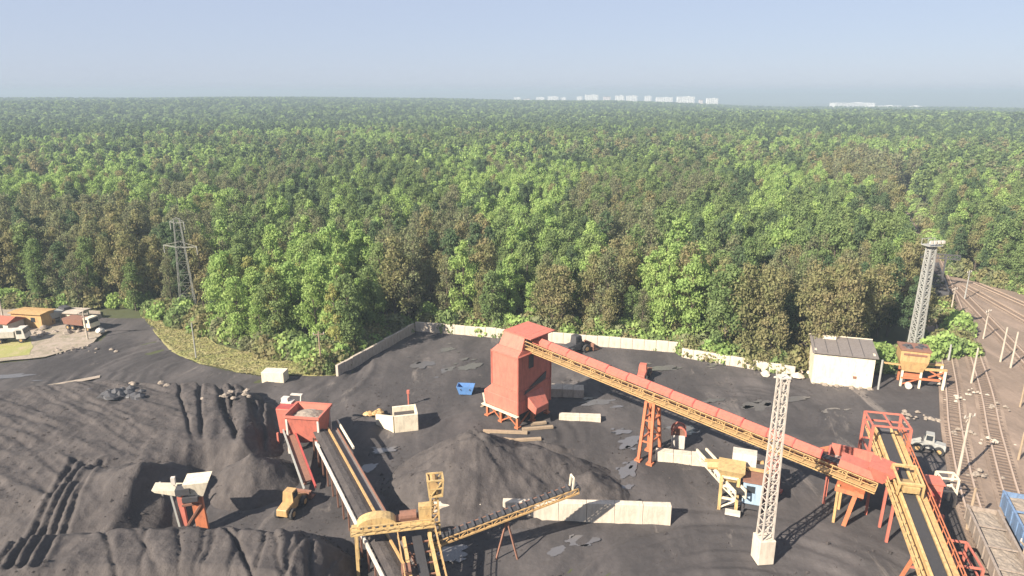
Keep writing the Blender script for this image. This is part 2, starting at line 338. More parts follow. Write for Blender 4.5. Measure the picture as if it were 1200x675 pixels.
# coal stockpile on the left: a bulldozed bank, heaps tipped against it, gullied ridge in front
BANK = [(-100, 100), (-78, 95), (-66, 99.5), (-55, 99), (-40, 98.5), (-33.5, 92), (-31, 85), (-29.3, 77.5), (-29.2, 73.5), (-33, 72), (-37, 72), (-40, 68), (-46, 61), (-60, 58), (-100, 57)]
RIDGE = [(-90, 56), (-60, 58.5), (-46, 61), (-38, 62.2), (-30, 62.8), (-20, 62.2), (-15.2, 58.5), (-14.0, 53), (-14.5, 44), (-26, 46), (-38, 46), (-52, 43), (-90, 40)]
TRACKS = [[G(88 + k * 11, 543 + (k % 3) * 6, 3), G(52 + k * 12, 600, 3), G(2 + k * 15, 680, 3)] for k in range(4)]
def stock_h(x, y):
    wob = (fbm(x / 6, y / 6, 21) - 0.5) * 3
    d = poly_dist(x, y, BANK)
    g1 = np.abs(vnoise((x * 0.5 - y * 0.9) / 1.5, (x * .9 + y * .5) / 16, 5) * 2 - 1)
    right = sstep(-52, -38, x)
    gr = np.exp(-((vnoise((x * 0.92 + y * 0.38) / 2.1, (x * .38 - y * .92) / 30, 5) - 0.5) / 0.16) ** 2)
    q = x * 90 / y + (fbm(y / 4, x / 9, 17) - 0.5) * 1.2; fing = 0
    for qk, wk in ((-47.5, 0.22), (-44.6, 0.3), (-41.4, 0.5), (-40.1, 0.3), (-37.3, 0.55), (-35.9, 0.3), (-34.0, 0.4)): fing = fing + (0.4 + wk) * np.exp(-((q - qk - 0.06 * (90 - y) * math.sin(qk * 3)) / wk) ** 2) * (1 - sstep(94 + math.sin(qk * 5) * 3, 97 + math.sin(qk * 5) * 3, y))
    bank = 3.5 * sstep(0, 5.0, d + wob * 0.6) + 0.7 * sstep(5, 25, d) - 1.0 * fing * sstep(76, 81, y) * sstep(0, 3, d)
    d2 = poly_dist(x, y, RIDGE)
    g2 = np.abs(vnoise(x / 1.9 + y * 0.12, y / 14, 6) * 2 - 1) + 0.35 * np.abs(vnoise(x / 0.8 + y * 0.1, y / 8, 8) * 2 - 1)
    ridge = 4.7 * np.clip((d2 + wob * 0.3 - 0.25 * (1 - g2)) / 5.6, 0, 1) ** 0.85
    q2 = x * 57 / np.maximum(y, 30) + (fbm(y / 3, x / 8, 18) - 0.5) * 1.1; gul = 0
    rk = random.Random(5); qq = -43.0
    while qq < -14:
        qq += rk.choice((0.7, 1.1, 1.6, 2.6, 3.2)); dp = rk.uniform(0.25, 1.0); y0 = rk.uniform(56.6, 59.2); bend = rk.uniform(-0.35, 0.35)
        gul = gul + dp * np.exp(-((q2 - qq - bend * (57 - y)) / rk.uniform(0.14, 0.26)) ** 2) * (1 - sstep(y0 - 0.6, y0 + 0.9, y))
    ridge = ridge - 0.75 * gul * sstep(0.4, 2.0, ridge)
    h = np.maximum(bank, ridge * sstep(-66, -44, x))
    # heap B: long ramp on the left, steep loading face on the right
    hx, hy = -40.5, 66.5; dx = x - hx; dy = y - hy
    B = 6.2 - np.hypot(np.where(dx < 0, dx * 0.27, np.minimum(dx * 1.9, 2.6 + (dx - 1.4) * 0.7)), dy * np.where(dy < 0, 0.36, 0.62)) - 0.5 * (fbm(x / 2, y / 2, 41) - 0.5)
    h = np.maximum(h, B)
    # loading pit in front of the red loader
    C = 4.0 - np.hypot((x + 31.0) * 0.72, (y - 72.2) * 0.66) + 0.7 * (fbm(x / 1.6, y / 1.6, 43) - 0.5)
    h = np.maximum(h, C)
    for tr in TRACKS: h = h + seg_rut(x, y, tr, 0.36, 0.30) * sstep(0.8, 2, h)
    fur = vnoise((x * 0.45 + y * 0.9) / 0.8, (x * 0.9 - y * 0.45) / 15, 51); fur2 = vnoise((x * 0.93 + y * 0.35) / 0.9, (x * .35 - y * .93) / 12, 52)
    h = h + ((vnoise((x * 0.6 + y * 0.8) / 0.55, (x * .8 - y * .6) / 20, 57) - 0.5) * 0.22 * (1 - right) + (fur - 0.5) * 0.34 * sstep(2, 6, d) * (1 - right) + (fur2 - 0.5) * 0.36 * right * sstep(0.3, 1.5, h) + (fbm(x / 2.2, y / 2.2, 53) - 0.5) * 0.6 + (fbm(x / 0.6, y / 0.6, 54, 2) - 0.5) * 0.14) * sstep(0.2, 1.2, h)
    return h - 0.12
def stock_keep(x, y): return stock_h(x, y) > -0.06
grid_mesh('coal_stockpile', np.arange(-92, -11, 0.2), np.arange(43, 102, 0.2), stock_h, M['coal'], keep=stock_keep)

def heap(name, label, cx, cyy, rad, hf, step=0.25, mat='coal', cat='coal heap', group=None):
    o = grid_mesh(name, np.arange(cx - rad, cx + rad, step), np.arange(cyy - rad, cyy + rad, step), hf, M[mat], keep=lambda x, y: hf(x, y) > -0.1, kind=None)
    return tag(o, label, cat, group)
def heap_main(x, y):
    e = (fbm(x / 3, y / 3, 61) - 0.5) * 1.2 + (fbm(x / 0.7, y / 0.7, 62, 2) - 0.5) * 0.34
    a = 8.3 - np.hypot(x + 4.2, y - 72.2) * 0.68
    b_ = 4.6 - np.hypot((x - 4.0) * 0.42, (y - 73.6) * 0.75)
    c = 2.3 - np.hypot((x + 10.5) * 0.45, (y - 70.5) * 0.6)
    k = 1.4 * np.log(np.exp(a / 1.4) + np.exp(b_ / 1.4) + np.exp(c / 1.4))
    g = (vnoise(np.arctan2(y - 72, x + 4) * 7, np.hypot(x + 4, y - 72) / 8, 63) - 0.5) * 0.5
    return np.minimum(k - 1.2, 6.3 + 0.12 * (x + 4)) + e * sstep(-0.3, 1.5, k) + g * sstep(0.5, 2.5, k)
heap('coal_heap', 'big grey coal heap in the middle of the yard behind the pale concrete wall', -2, 71.5, 20, heap_main)
heap('coal_heap', 'small lumpy coal heap under the raised tip of the yellow boom conveyor', 9.3, 70.0, 7,
     lambda x, y: 3.0 - np.hypot((x - 9) * 0.62, (y - 70) * 0.75) + (fbm(x / 1.3, y / 1.3, 71) - 0.5) * 1.3)
heap('coal_heap', 'low dark ridge of coal in front of the red bunker legs', 3.5, 79.5, 9,
     lambda x, y: 1.7 - np.hypot((x - 3.2) * 0.30, (y - 79.5) * 0.9) + (fbm(x / 1.2, y / 1.2, 72) - 0.5) * 0.9)

def coal_lumps():
    mb = MB(); rr = np.random.default_rng(55); n = 5200; lx = np.where(rr.uniform(0, 1, n) < 0.5, rr.uniform(-70, -14, n), rr.uniform(-25, 55, n)); ly = np.where(lx < -25, rr.uniform(50, 100, n), rr.uniform(54, 105, n))
    k = in_poly(lx, ly, YARD) & (poly_dist(lx, ly, YARD) > 1); lx, ly = lx[k], ly[k]
    keepn = fbm(lx / 5, ly / 5, 91) > 0.5; lx, ly = lx[keepn], ly[keepn]
    z = np.maximum(np.maximum(yard_h(lx, ly), np.where(lx < -11, stock_h(lx, ly), -1)), heap_main(lx, ly)); r_ = rr.uniform(0.05, 0.16, len(lx)) * np.where(rr.uniform(0, 1, len(lx)) < 0.08, 2.0, 1.0)
    T = np.array([(0, 0, 1), (1, 0, 0.1), (-0.4, 0.9, 0), (-0.6, -0.8, 0.15)])
    for x, y, zz, q in zip(lx, ly, z, r_): mb.add([tuple(np.array([x, y, zz]) + T[i] * q * rr.uniform(0.7, 1.3)) for i in range(4)], [(0, 1, 2), (0, 2, 3), (0, 3, 1)])
    obj('coal_lumps', mb, M['coal'], kind='stuff')
coal_lumps()
GRASS = [(-66.6, 121.6), (-60, 114.1), (-53.8, 109.4), (-46, 105.7), (-41.7, 104.3), (-29.2, 104.4), (-27.8, 108), (-33, 111), (-44, 113), (-55, 119), (-62, 126), (-72, 136), (-78, 136)]
pass
sheet('grass_verge', GRASS, 0.06, M['grass_ground'], 0.8, 3)
COMP = [(-130, 112), (-90, 110), (-82.5, 112.5), (-78.2, 120), (-79, 127), (-84, 133), (-88, 139), (-104, 141), (-130, 141)]
sheet('gravel_lot', COMP, 0.07, M['gravel'], 1.0, 4)
sheet('dust_strip', [tuple(G(*q)[:2]) for q in ((-10, 463), (40, 455), (80, 448), (118, 441), (117, 444), (78, 452), (40, 459), (-10, 468))], 0.22, M['gravel'], 0.5, 8)
sheet('lawn', [(-130, 111), (-94, 111), (-86, 113.5), (-88, 117.5), (-93, 123.5), (-130, 125)], 0.10, M['grass_ground'], 0.9, 5)
sheet('dirt_path', [(-88, 134), (-76, 134), (-70, 127), (-79, 126)], 0.085, M['yard'], 0.8, 6)
RAILYARD = [(41, 36), (47, 59), (51.5, 70), (57, 81), (67.5, 95), (74.5, 110), (86, 138), (95, 160), (128, 222), (168, 310), (176, 306), (136, 218), (112, 168), (118, 152), (124, 140), (140, 100), (140, 36)]
sheet('rail_yard_ground', RAILYARD, 0.15, M['rail_ground'], 0.6, 7)
def puddle(px, py, rx, ry, seed):
    c = G(px, py); p = []; n = 48
    for i in range(n):
        t = 2 * math.pi * i / n; q = 1 + 0.7 * noise.noise(Vector((math.cos(t) * 1.6, math.sin(t) * 1.6, seed))) + 0.14 * noise.noise(Vector((math.cos(t) * 5, math.sin(t) * 5, seed + 4)))
        a, b_ = rx * q * math.cos(t), ry * q * math.sin(t); p.append((c.x + a + 0.35 * b_, c.y + b_ * 0.9 + 0.12 * a, 0.10))
    mb = MB(); mb.add(p + [(c.x, c.y, 0.10)], [(i, (i + 1) % n, n) for i in range(n)])
    obj('puddle', mb, M['puddle'], kind='structure')
    if rx > 1.0:
        for k in range(3): puddle(px + random.uniform(-1, 1) * rx * 12, py + random.uniform(-1, 1) * ry * 6, rx * random.uniform(0.2, 0.4), ry * random.uniform(0.15, 0.35), seed + 1.3 * k + 9)
for k, a in enumerate([(738, 551, 1.3, 1.8), (735, 571, 0.8, 0.5), (738, 518, 1.5, 1.6), (728, 507, 1.2, 0.8), (890, 476, 2.2, 1.9), (835, 470, 1.6, 0.8), (975, 482, 2.0, 0.7), (962, 492, 0.7, 0.6),
                       (682, 634, 1.5, 1.0), (654, 646, 0.9, 0.9), (527, 650, 1.7, 1.5), (432, 549, 0.9, 1.3), (450, 528, 1.6, 0.8), (855, 590, 1.4, 0.5), (495, 428, 1.6, 1.8), (550, 430, 1.7, 1.9), (524, 434, 1.1, 1.6), (525, 410, 1.3, 1.2),
                       (700, 472, 2.6, 1.4), (805, 505, 1.8, 1.4), (775, 432, 2.4, 1.4), (840, 426, 2.0, 1.2), (930, 468, 2.2, 0.8), (30, 462, 5, 1.3), (70, 455, 3.5, 0.8), (15, 441, 4, 1.0)]): puddle(*a, k * 3.1)

# ------------------------------------------------------------------ concrete walls
def panel_wall(label, a, b_, h, th, n, mat, cat='concrete wall', cap=True, lean=0.0, name='concrete_wall', jitter=0.03):
    a = Vector((a[0], a[1], 0)); b_ = Vector((b_[0], b_[1], 0)); L = (b_ - a).length
    t = thing(name, label, cat, a); F0 = frame_xy(a, b_ - a); pl = L / n
    mb = MB(); mb.hexa([(0.012, -th / 2, -0.2), (pl - 0.012, -th / 2, -0.2), (pl - 0.012, th / 2 + lean, -0.2), (0.012, th / 2 + lean, -0.2)], [(0.02, -th / 2 + lean * 0.3, h), (pl - 0.02, -th / 2 + lean * 0.3, h), (pl - 0.02, th / 2, h), (0.02, th / 2, h)])
    first = None
    for k in range(n):
        if first is None:
            first = obj('panel', mb, mat, t, bevel=0.03); o = first
            off = [Vector(v.co) + Vector(a) for v in first.data.vertices]
            for v in first.data.vertices: v.co = v.co + a
        else: o = first.copy(); col.objects.link(o); o.parent = t
        o.matrix_local = Matrix.Translation(-a) @ F0 @ Matrix.Translation((k * pl, random.uniform(-jitter, jitter), random.uniform(-0.06, 0.06))) @ Matrix.Rotation(random.uniform(-0.006, 0.006), 4, 'Z')
    return t
A0, A1 = WALL_A
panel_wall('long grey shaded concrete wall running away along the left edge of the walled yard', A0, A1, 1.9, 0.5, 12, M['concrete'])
panel_wall('pale concrete wall at the back of the yard, left of the red bunker', (-18.9, 126.4), (-1.0, 122.1), 1.9, 0.45, 9, M['concrete_pale'])
panel_wall('pale concrete wall at the back of the yard, right of the red bunker', (-0.7, 122.0), (30.2, 114.7), 2.0, 0.45, 15, M['concrete_pale'])
panel_wall('weathered lower concrete wall stepping down toward the white house', (30.0, 112.6), (46.6, 104.2), 1.7, 0.45, 9, M['concrete_pale'])
panel_wall('long pale concrete block wall across the middle of the near yard', (-1.0, 65.2), (17.2, 64.4), 2.3, 0.8, 6, M['concrete_pale'], name='concrete_block_wall')
panel_wall('short pinkish concrete block left of the long near wall', (-8.6, 64.9), (-3.4, 65.2), 2.0, 0.8, 2, M['concrete_pale'], name='concrete_block_wall')
panel_wall('low cream concrete wall below the red conveyor, left of the blue cabin', (18.3, 77.8), (24.8, 76.4), 1.3, 1.2, 3, M['concrete_pale'], name='concrete_block_wall')
def slab(label, a, b_, h, d, mat, n=2, name='concrete_slab'):
    return panel_wall(label, a, b_, h, d, n, mat, cat='concrete slab', name=name)
slab('grey ribbed concrete block lying just right of the red bunker', G(646, 462), G(684, 463), 1.3, 2.0, M['concrete'], 3)
slab('flat cream concrete slab lying on the ground below the bunker chute', G(655, 491), G(704, 493), 0.8, 1.2, M['concrete_pale'], 2)
slab('cream concrete block on the grass verge at the forest edge', G(310, 445), G(336, 446), 1.7, 2.0, M['cream'], 1)
def rubble(label, px, py, n, spread, r, mat, z=0.0, seed=0, name='rubble_pile'):
    rr = random.Random(seed); c = G(px, py, z); t = thing(name, label, 'rubble', (c.x, c.y, z)); 
    for k in range(n):
        mb = MB(); a = rr.gauss(0, spread); b_ = rr.gauss(0, spread * 0.5); q = r * rr.uniform(0.5, 1.4)
        mb.rock((c.x + a, c.y + b_, z + q * 0.2 + max(0, 0.5 - abs(a) * 0.3)), q, seed=seed * 50 + k); obj('stone', mb, mat, t)
    return t
rubble('heap of pale rubble on top of the coal bank, left of the red hopper', 268, 466, 14, 1.5, 0.45, M['rubble'], 3.3, 1)
rubble('few pale stones on the coal bank near the forest road', 165, 452, 7, 1.6, 0.5, M['rubble'], 3.2, 2)
rubble('broken concrete lumps at the foot of the back wall beside the white house', 925, 440, 14, 2.4, 0.7, M['concrete_pale'], 0, 3)
rubble('line of pale stones along the edge of the coal bank at the far left', 70, 465, 14, 4.0, 0.4, M['rubble'], 0.4, 4)
rubble('brownish debris beside the yellow silo near the rail tracks', 1075, 492, 20, 1.8, 0.36, M['rubble'], 0, 5)

# ------------------------------------------------------------------ red loading bunker
def bunker():
    t = thing('loading_bunker', 'tall red steel coal bunker on legs in the middle of the yard', 'coal bunker', (0.8, 85.6, 0))
    F_ = frame_xy((0.8, 85.6, 0), (0.74, -0.673))         # x: out of the conveyor side, y: away from the camera; the near edge is the origin
    # in this frame the bunker fills x -4.9..0, y 0..7
    z0, z1 = 2.1, 10.7; mb = MB(F_)
    mb.hexa([(-6.5, 0.0, z0), (0, 0, z0), (0, 7, z0), (-6.5, 7, z0)], [(-6.5, 0, z0 + 2.0), (0, 0, z0 + 2.0), (0, 7, z0 + 2.0), (-6.5, 7, z0 + 2.0)])
    mb.hexa([(-6.5, 0.0, z0 + 2.0), (0, 0, z0 + 2.0), (0, 7, z0 + 2.0), (-6.5, 7, z0 + 2.0)], [(-4.9, 0, z0 + 3.4), (0, 0, z0 + 3.4), (0, 7, z0 + 3.4), (-4.9, 7, z0 + 3.4)])
    mb.hexa([(-4.9, 0, z0 + 3.4), (0, 0, z0 + 3.4), (0, 7, z0 + 3.4), (-4.9, 7, z0 + 3.4)], [(-4.9, 0, z1), (0, 0, z1), (0, 7, z1), (-4.9, 7, z1)])
    body = obj('body', mb, M['red'], t, bevel=0.06)
    mb = MB(F_)
    for x in (-4.9, 0): mb.beam((x, -0.07, z0 + 3.5 if x < -4 else z0), (x, -0.07, z1), 0.14, 0.10)
    for y in (0.02, 7): mb.beam((0.06, y, z0 if y < 1 or y > 6 else z0 + 4.2), (0.06, y, z1), 0.14, 0.1)
    for z in (z0 + 3.45, z1 - 0.15): mb.beam((-4.9, -0.08, z), (0.1, -0.08, z), 0.12, 0.18); mb.beam((0.08, -0.1, z), (0.08, 7, z), 0.12, 0.18)
    obj('stiffener', mb, M['red'], body)
    mb = MB(F_); mb.hexa([(-4.9, 0.1, z1), (-0.1, 0.1, z1), (-0.1, 6.95, z1), (-4.9, 6.95, z1)], [(-4.7, 1.0, z1 + 0.5), (-0.3, 1.0, z1 + 0.5), (-0.3, 6.9, z1 + 0.5), (-4.7, 6.9, z1 + 0.5)])
    obj('sloped_top', mb, M['red'], t)
    mb = MB(F_); mb.hexa([(-4.6, 1.1, z1 + 0.45), (-0.35, 1.1, z1 + 0.45), (-0.35, 6.85, z1 + 0.45), (-4.6, 6.85, z1 + 0.45)], [(-4.2, 1.8, z1 + 2.4), (-0.35, 1.8, z1 + 2.4), (-0.35, 6.8, z1 + 2.4), (-4.2, 6.8, z1 + 2.4)])
    hd = obj('head_house', mb, M['red'], t, bevel=0.05)
    mb = MB(F_); mb.hexa([(-4.25, 1.72, z1 + 2.38), (0.8, 1.72, z1 + 2.2), (0.8, 6.9, z1 + 2.2), (-4.25, 6.9, z1 + 2.38)], [(-4.25, 1.72, z1 + 2.5), (0.8, 1.72, z1 + 2.34), (0.8, 6.9, z1 + 2.34), (-4.25, 6.9, z1 + 2.5)])
    obj('roof', mb, M['red'], hd)
    mb = MB(F_); mb.box((-0.3, 3.6, z1 + 1.3), (0.12, 3.2, 1.5)); mb.box((0.03, 2.7, z1 - 1.3), (0.08, 1.0, 1.9)); obj('opening', mb, M['dark'], t)
    mb = MB(F_); mb.hexa([(0.02, 1.6, 3.0), (1.5, 2.0, 2.0), (1.5, 4.6, 2.0), (0.02, 5.2, 3.0)], [(0.02, 1.6, 4.8), (1.7, 2.0, 3.0), (1.7, 4.6, 3.0), (0.02, 5.2, 4.8)])
    ch = obj('side_chute', mb, M['red'], t, bevel=0.05)
    mb = MB(F_); mb.hexa([(0.09, 1.2, 4.85), (0.14, 1.2, 4.85), (0.14, 5.8, 5.9), (0.09, 5.8, 5.9)], [(0.09, 1.5, 5.4), (0.14, 1.5, 5.4), (0.14, 5.9, 7.0), (0.09, 5.9, 7.0)]); obj('chute_opening', mb, M['dark'], t)
    for x, y in ((-6.1, 0.3), (-3.4, 0.3), (-0.3, 0.3), (-6.1, 3.4), (-0.3, 3.4), (-6.1, 6.7), (-3.4, 6.7), (-0.3, 6.7)):
        mb = MB(F_); mb.beam((x, y, -0.1), (x, y, z0 + 0.02), 0.34); mb.box((x, y, 0.12), (0.7, 0.7, 0.3)); obj('leg', mb, M['orange'], t)
    mb = MB(F_)
    for x0, x1 in ((-6.1, -3.4), (-3.4, -0.3)): mb.beam((x0, 0.3, 0.2), (x1, 0.3, z0), 0.16); mb.beam((x1, 0.32, 0.2), (x0, 0.32, z0), 0.14)
    mb.beam((-0.3, 0.3, 0.2), (-0.3, 3.4, z0), 0.16); mb.beam((-0.3, 3.4, 0.2), (-0.3, 6.7, z0), 0.16)
    obj('brace', mb, M['orange'], t)
    mb = MB(F_)
    for y in (1.6, 4.8): mb.hexa([(-3.2, y - 0.4, 0.9), (-2.2, y - 0.4, 0.9), (-2.2, y + 0.4, 0.9), (-3.2, y + 0.4, 0.9)], [(-5, y - 1.2, z0), (-0.6, y - 1.2, z0), (-0.6, y + 1.2, z0), (-5, y + 1.2, z0)])
    obj('discharge_funnel', mb, M['rust'], t)
    mb = MB(F_); mb.hexa([(-9.0, 1.6, 0.05), (-8.6, 1.6, 0.05), (-8.6, 3.6, 0.05), (-9.0, 3.6, 0.05)], [(-6.4, 1.6, 1.9), (-6.2, 1.6, 1.9), (-6.2, 3.6, 1.9), (-6.4, 3.6, 1.9)]); obj('ramp', mb, M['wood'], t)
    mb = MB(F_); mb.beam((-6.55, -0.3, z0 - 0.05), (0.3, -0.3, z0 - 0.05), 0.5, 0.12); mb.beam((-6.9, 0.2, z0 + 1.3), (-6.0, -0.3, z0 - 0.1), 0.18); obj('sill_beam', mb, M['cream'], t)
    # timber lying below it
    for k, (a, b_, dx) in enumerate(((564, 604, 4), (566, 618, 2), (600, 634, -2), (612, 648, -3), (560, 574, 0), (622, 640, -2))):
        y = (512, 505, 516, 503, 509, 497)[k]; p = G(a, y, 0.2); q = G(b_, y + dx, 0.2); mb = MB(); mb.beam(p, q, 0.5, 0.3)
        tag(obj('timber_plank', mb, M['wood']), ['longest pale timber plank flat under the bunker front', 'pale plank tight against the front bunker legs', 'pale plank lying nearest the camera below the red bunker', 'pale plank sticking out right from under the bunker', 'short pale plank left of the bunker legs', 'short pale plank behind the right bunker leg'][k], 'plank', 'planks under the red bunker')
bunker()

# ------------------------------------------------------------------ conveyors
def truss_side(mb, L, y, z0, z1, n, w_=0.12):
    mb.beam((0, y, z0), (L, y, z0), w_ * 1.3); mb.beam((0, y, z1), (L, y, z1), w_ * 1.3)
    for k in range(n + 1): mb.beam((L * k / n, y, z0), (L * k / n, y, z1), w_)
    for k in range(n):
        a, b_ = (z0, z1) if k % 2 else (z1, z0); mb.beam((L * k / n, y, a), (L * (k + 1) / n, y, b_), w_ * 0.8)
def handrail(mb, L, y, z, h=1.05, n=12, w_=0.06):
    for k in range(n + 1): mb.beam((L * k / n, y, z), (L * k / n, y, z + h), w_)
    mb.beam((0, y, z + h), (L, y, z + h), w_ * 1.2); mb.beam((0, y, z + h * 0.5), (L, y, z + h * 0.5), w_)
def trestle(t, F_, xs, top, spread, mat, w_=0.3, name='trestle'):
    """an A-shaped support across the conveyor; F_ is a level frame with x along the conveyor"""
    o = None
    for s in (-1, 1):
        for dx in xs:
            mb = MB(F_); mb.beam((dx * 1.6, s * spread, -0.15), (dx, s * 0.75, top), w_); mb.box((dx * 1.6, s * spread, 0.1), (0.8, 0.8, 0.3)); obj(name + '_leg', mb, mat, t)
    mb = MB(F_)
    for z in (0.35, 0.7, 1.0):
        y = spread + (0.75 - spread) * z
        for dx in xs: mb.beam((dx * (1.6 - 0.6 * z), -y, top * z), (dx * (1.6 - 0.6 * z), y, top * z), w_ * 0.6)
        if len(xs) > 1:
            for s in (-1, 1): mb.beam((xs[0] * (1.6 - 0.6 * z), s * y, top * z - 0.05), (xs[-1] * (1.6 - 0.6 * z), s * y, top * z - 0.05), w_ * 0.5)
    for z in (0.35, 0.7):
        ya = spread + (0.75 - spread) * z; yb = spread + (0.75 - spread) * (z + 0.33)
        for dx in xs: mb.beam((dx * (1.6 - 0.6 * z), -ya, top * z), (dx * (1.3 - 0.3 * z), yb, top * (z + 0.3)), w_ * 0.45)
    obj(name + '_brace', mb, mat, t)

def red_conveyor():
    lo = Vector((38.6, 63.6, 5.2)); hi = Vector((2.6, 88.6, 11.5)); L = (hi - lo).length; F_ = frame_line(lo, hi)
    t = thing('inclined_conveyor', 'long red covered inclined conveyor with yellow walkway running down from the red bunker', 'conveyor', (lo.x, lo.y, 0))
    # y > 0 is the camera's side here (x runs to the upper left)
    n = 15; pl = L / n; first = None; prof = [(-1.0, 0.5), (-1.0, 1.0), (-0.3, 1.3), (0.42, 1.0), (0.42, 0.5)]
    mb = MB(); mb.prism(prof, 0.03, pl - 0.03); 
    for k in range(n - 2):
        if first is None:
            first = obj('cover_panel', mb, M['red'], t)
            for v in first.data.vertices: v.co = v.co + Vector((lo.x, lo.y, 0))
            o = first
        else: o = first.copy(); col.objects.link(o); o.parent = t
        o.matrix_local = Matrix.Translation((-lo.x, -lo.y, 0)) @ F_ @ Matrix.Translation((pl * (k + 2), random.uniform(-0.03, 0.03), random.uniform(-0.05, 0.05)))
    mb = MB(); mb.prism([(a * 1.05 - 0.0, b_ * 1.03) for a, b_ in prof], -0.07, 0.07); rib = None
    for k in range(2, n + 1):
        if rib is None:
            rib = obj('cover_rib', mb, M['red_deep'], t); o = rib
            for v in rib.data.vertices: v.co = v.co + Vector((lo.x, lo.y, 0))
        else: o = rib.copy(); col.objects.link(o); o.parent = t
        o.matrix_local = Matrix.Translation((-lo.x, -lo.y, 0)) @ F_ @ Matrix.Translation((pl * k, 0, 0))
    mb = MB(F_); truss_side(mb, L, -1.1, -0.75, 0.45, 26); obj('truss', mb, M['orange'], t)
    mb = MB(F_); truss_side(mb, L, 0.75, -0.75, 0.42, 26); obj('truss', mb, M['ochre'], t)
    mb = MB(F_)
    for k in range(27): mb.beam((L * k / 26, -1.1, -0.8), (L * k / 26, 0.75, -0.8), 0.1)
    obj('cross_member', mb, M['orange'], t)
    mb = MB(F_); mb.box((L / 2, -0.35, 0.62), (L - 0.2, 1.0, 0.08)); obj('belt', mb, M['belt'], t)
    mb = MB(F_)
    for k in range(60): mb.tube((L * (k + .5) / 60, -0.85, 0.5), (L * (k + .5) / 60, 0.2, 0.5), 0.07, n=6)
    obj('roller', mb, M['galv'], t)
    mb = MB(F_); mb.box((L / 2, 1.25, -0.05), (L, 0.9, 0.10)); obj('walkway', mb, M['ochre'], t)
    mb = MB(F_); handrail(mb, L, 1.68, 0.0, 1.0, 30, 0.075); obj('handrail', mb, M['ochre'], t)
    mb = MB(F_); mb.box((2.2, -0.35, 1.0), (3.6, 1.9, 0.9)); mb.hexa([(-0.4, -1.2, 0.5), (0.4, -1.2, 0.5), (0.4, 0.5, 0.5), (-0.4, 0.5, 0.5)], [(-1.3, -1.9, 2.2), (1.3, -1.9, 2.2), (1.3, 1.2, 2.2), (-1.3, 1.2, 2.2)]); obj('feed_hopper', mb, M['red'], t)
    dxy = (hi - lo); dxy.z = 0
    for X, spread, xs, mat in ((17.6, 1.6, (-0.5, 0.5), 'orange'), (30.0, 1.3, (-0.35, 0.35), 'red')):
        k = (lo.x - X) / (lo.x - hi.x); p = lo.lerp(hi, k); trestle(t, frame_xy((p.x, p.y, 0), dxy), xs, p.z - 0.85, spread, M[mat], 0.36 if X < 20 else 0.30)
    p = lo.lerp(hi, 0.035); Ft = frame_xy((p.x, p.y, 0), dxy)
    for s in (-1.5, 1.5):
        mb = MB(Ft); mb.beam((0.9, s, -0.1), (0.1, s, p.z - 0.8), 0.42); obj('trestle_leg', mb, M['orange'], t)
        mb = MB(Ft); mb.beam((1.9, s, -0.1), (1.9, s, p.z - 0.7), 0.26); obj('trestle_leg', mb, M['ochre'], t)
    mb = MB(Ft); mb.box((0.8, 0, p.z - 1.15), (2.8, 3.6, 0.5)); obj('trestle_beam', mb, M['orange'], t)
red_conveyor()

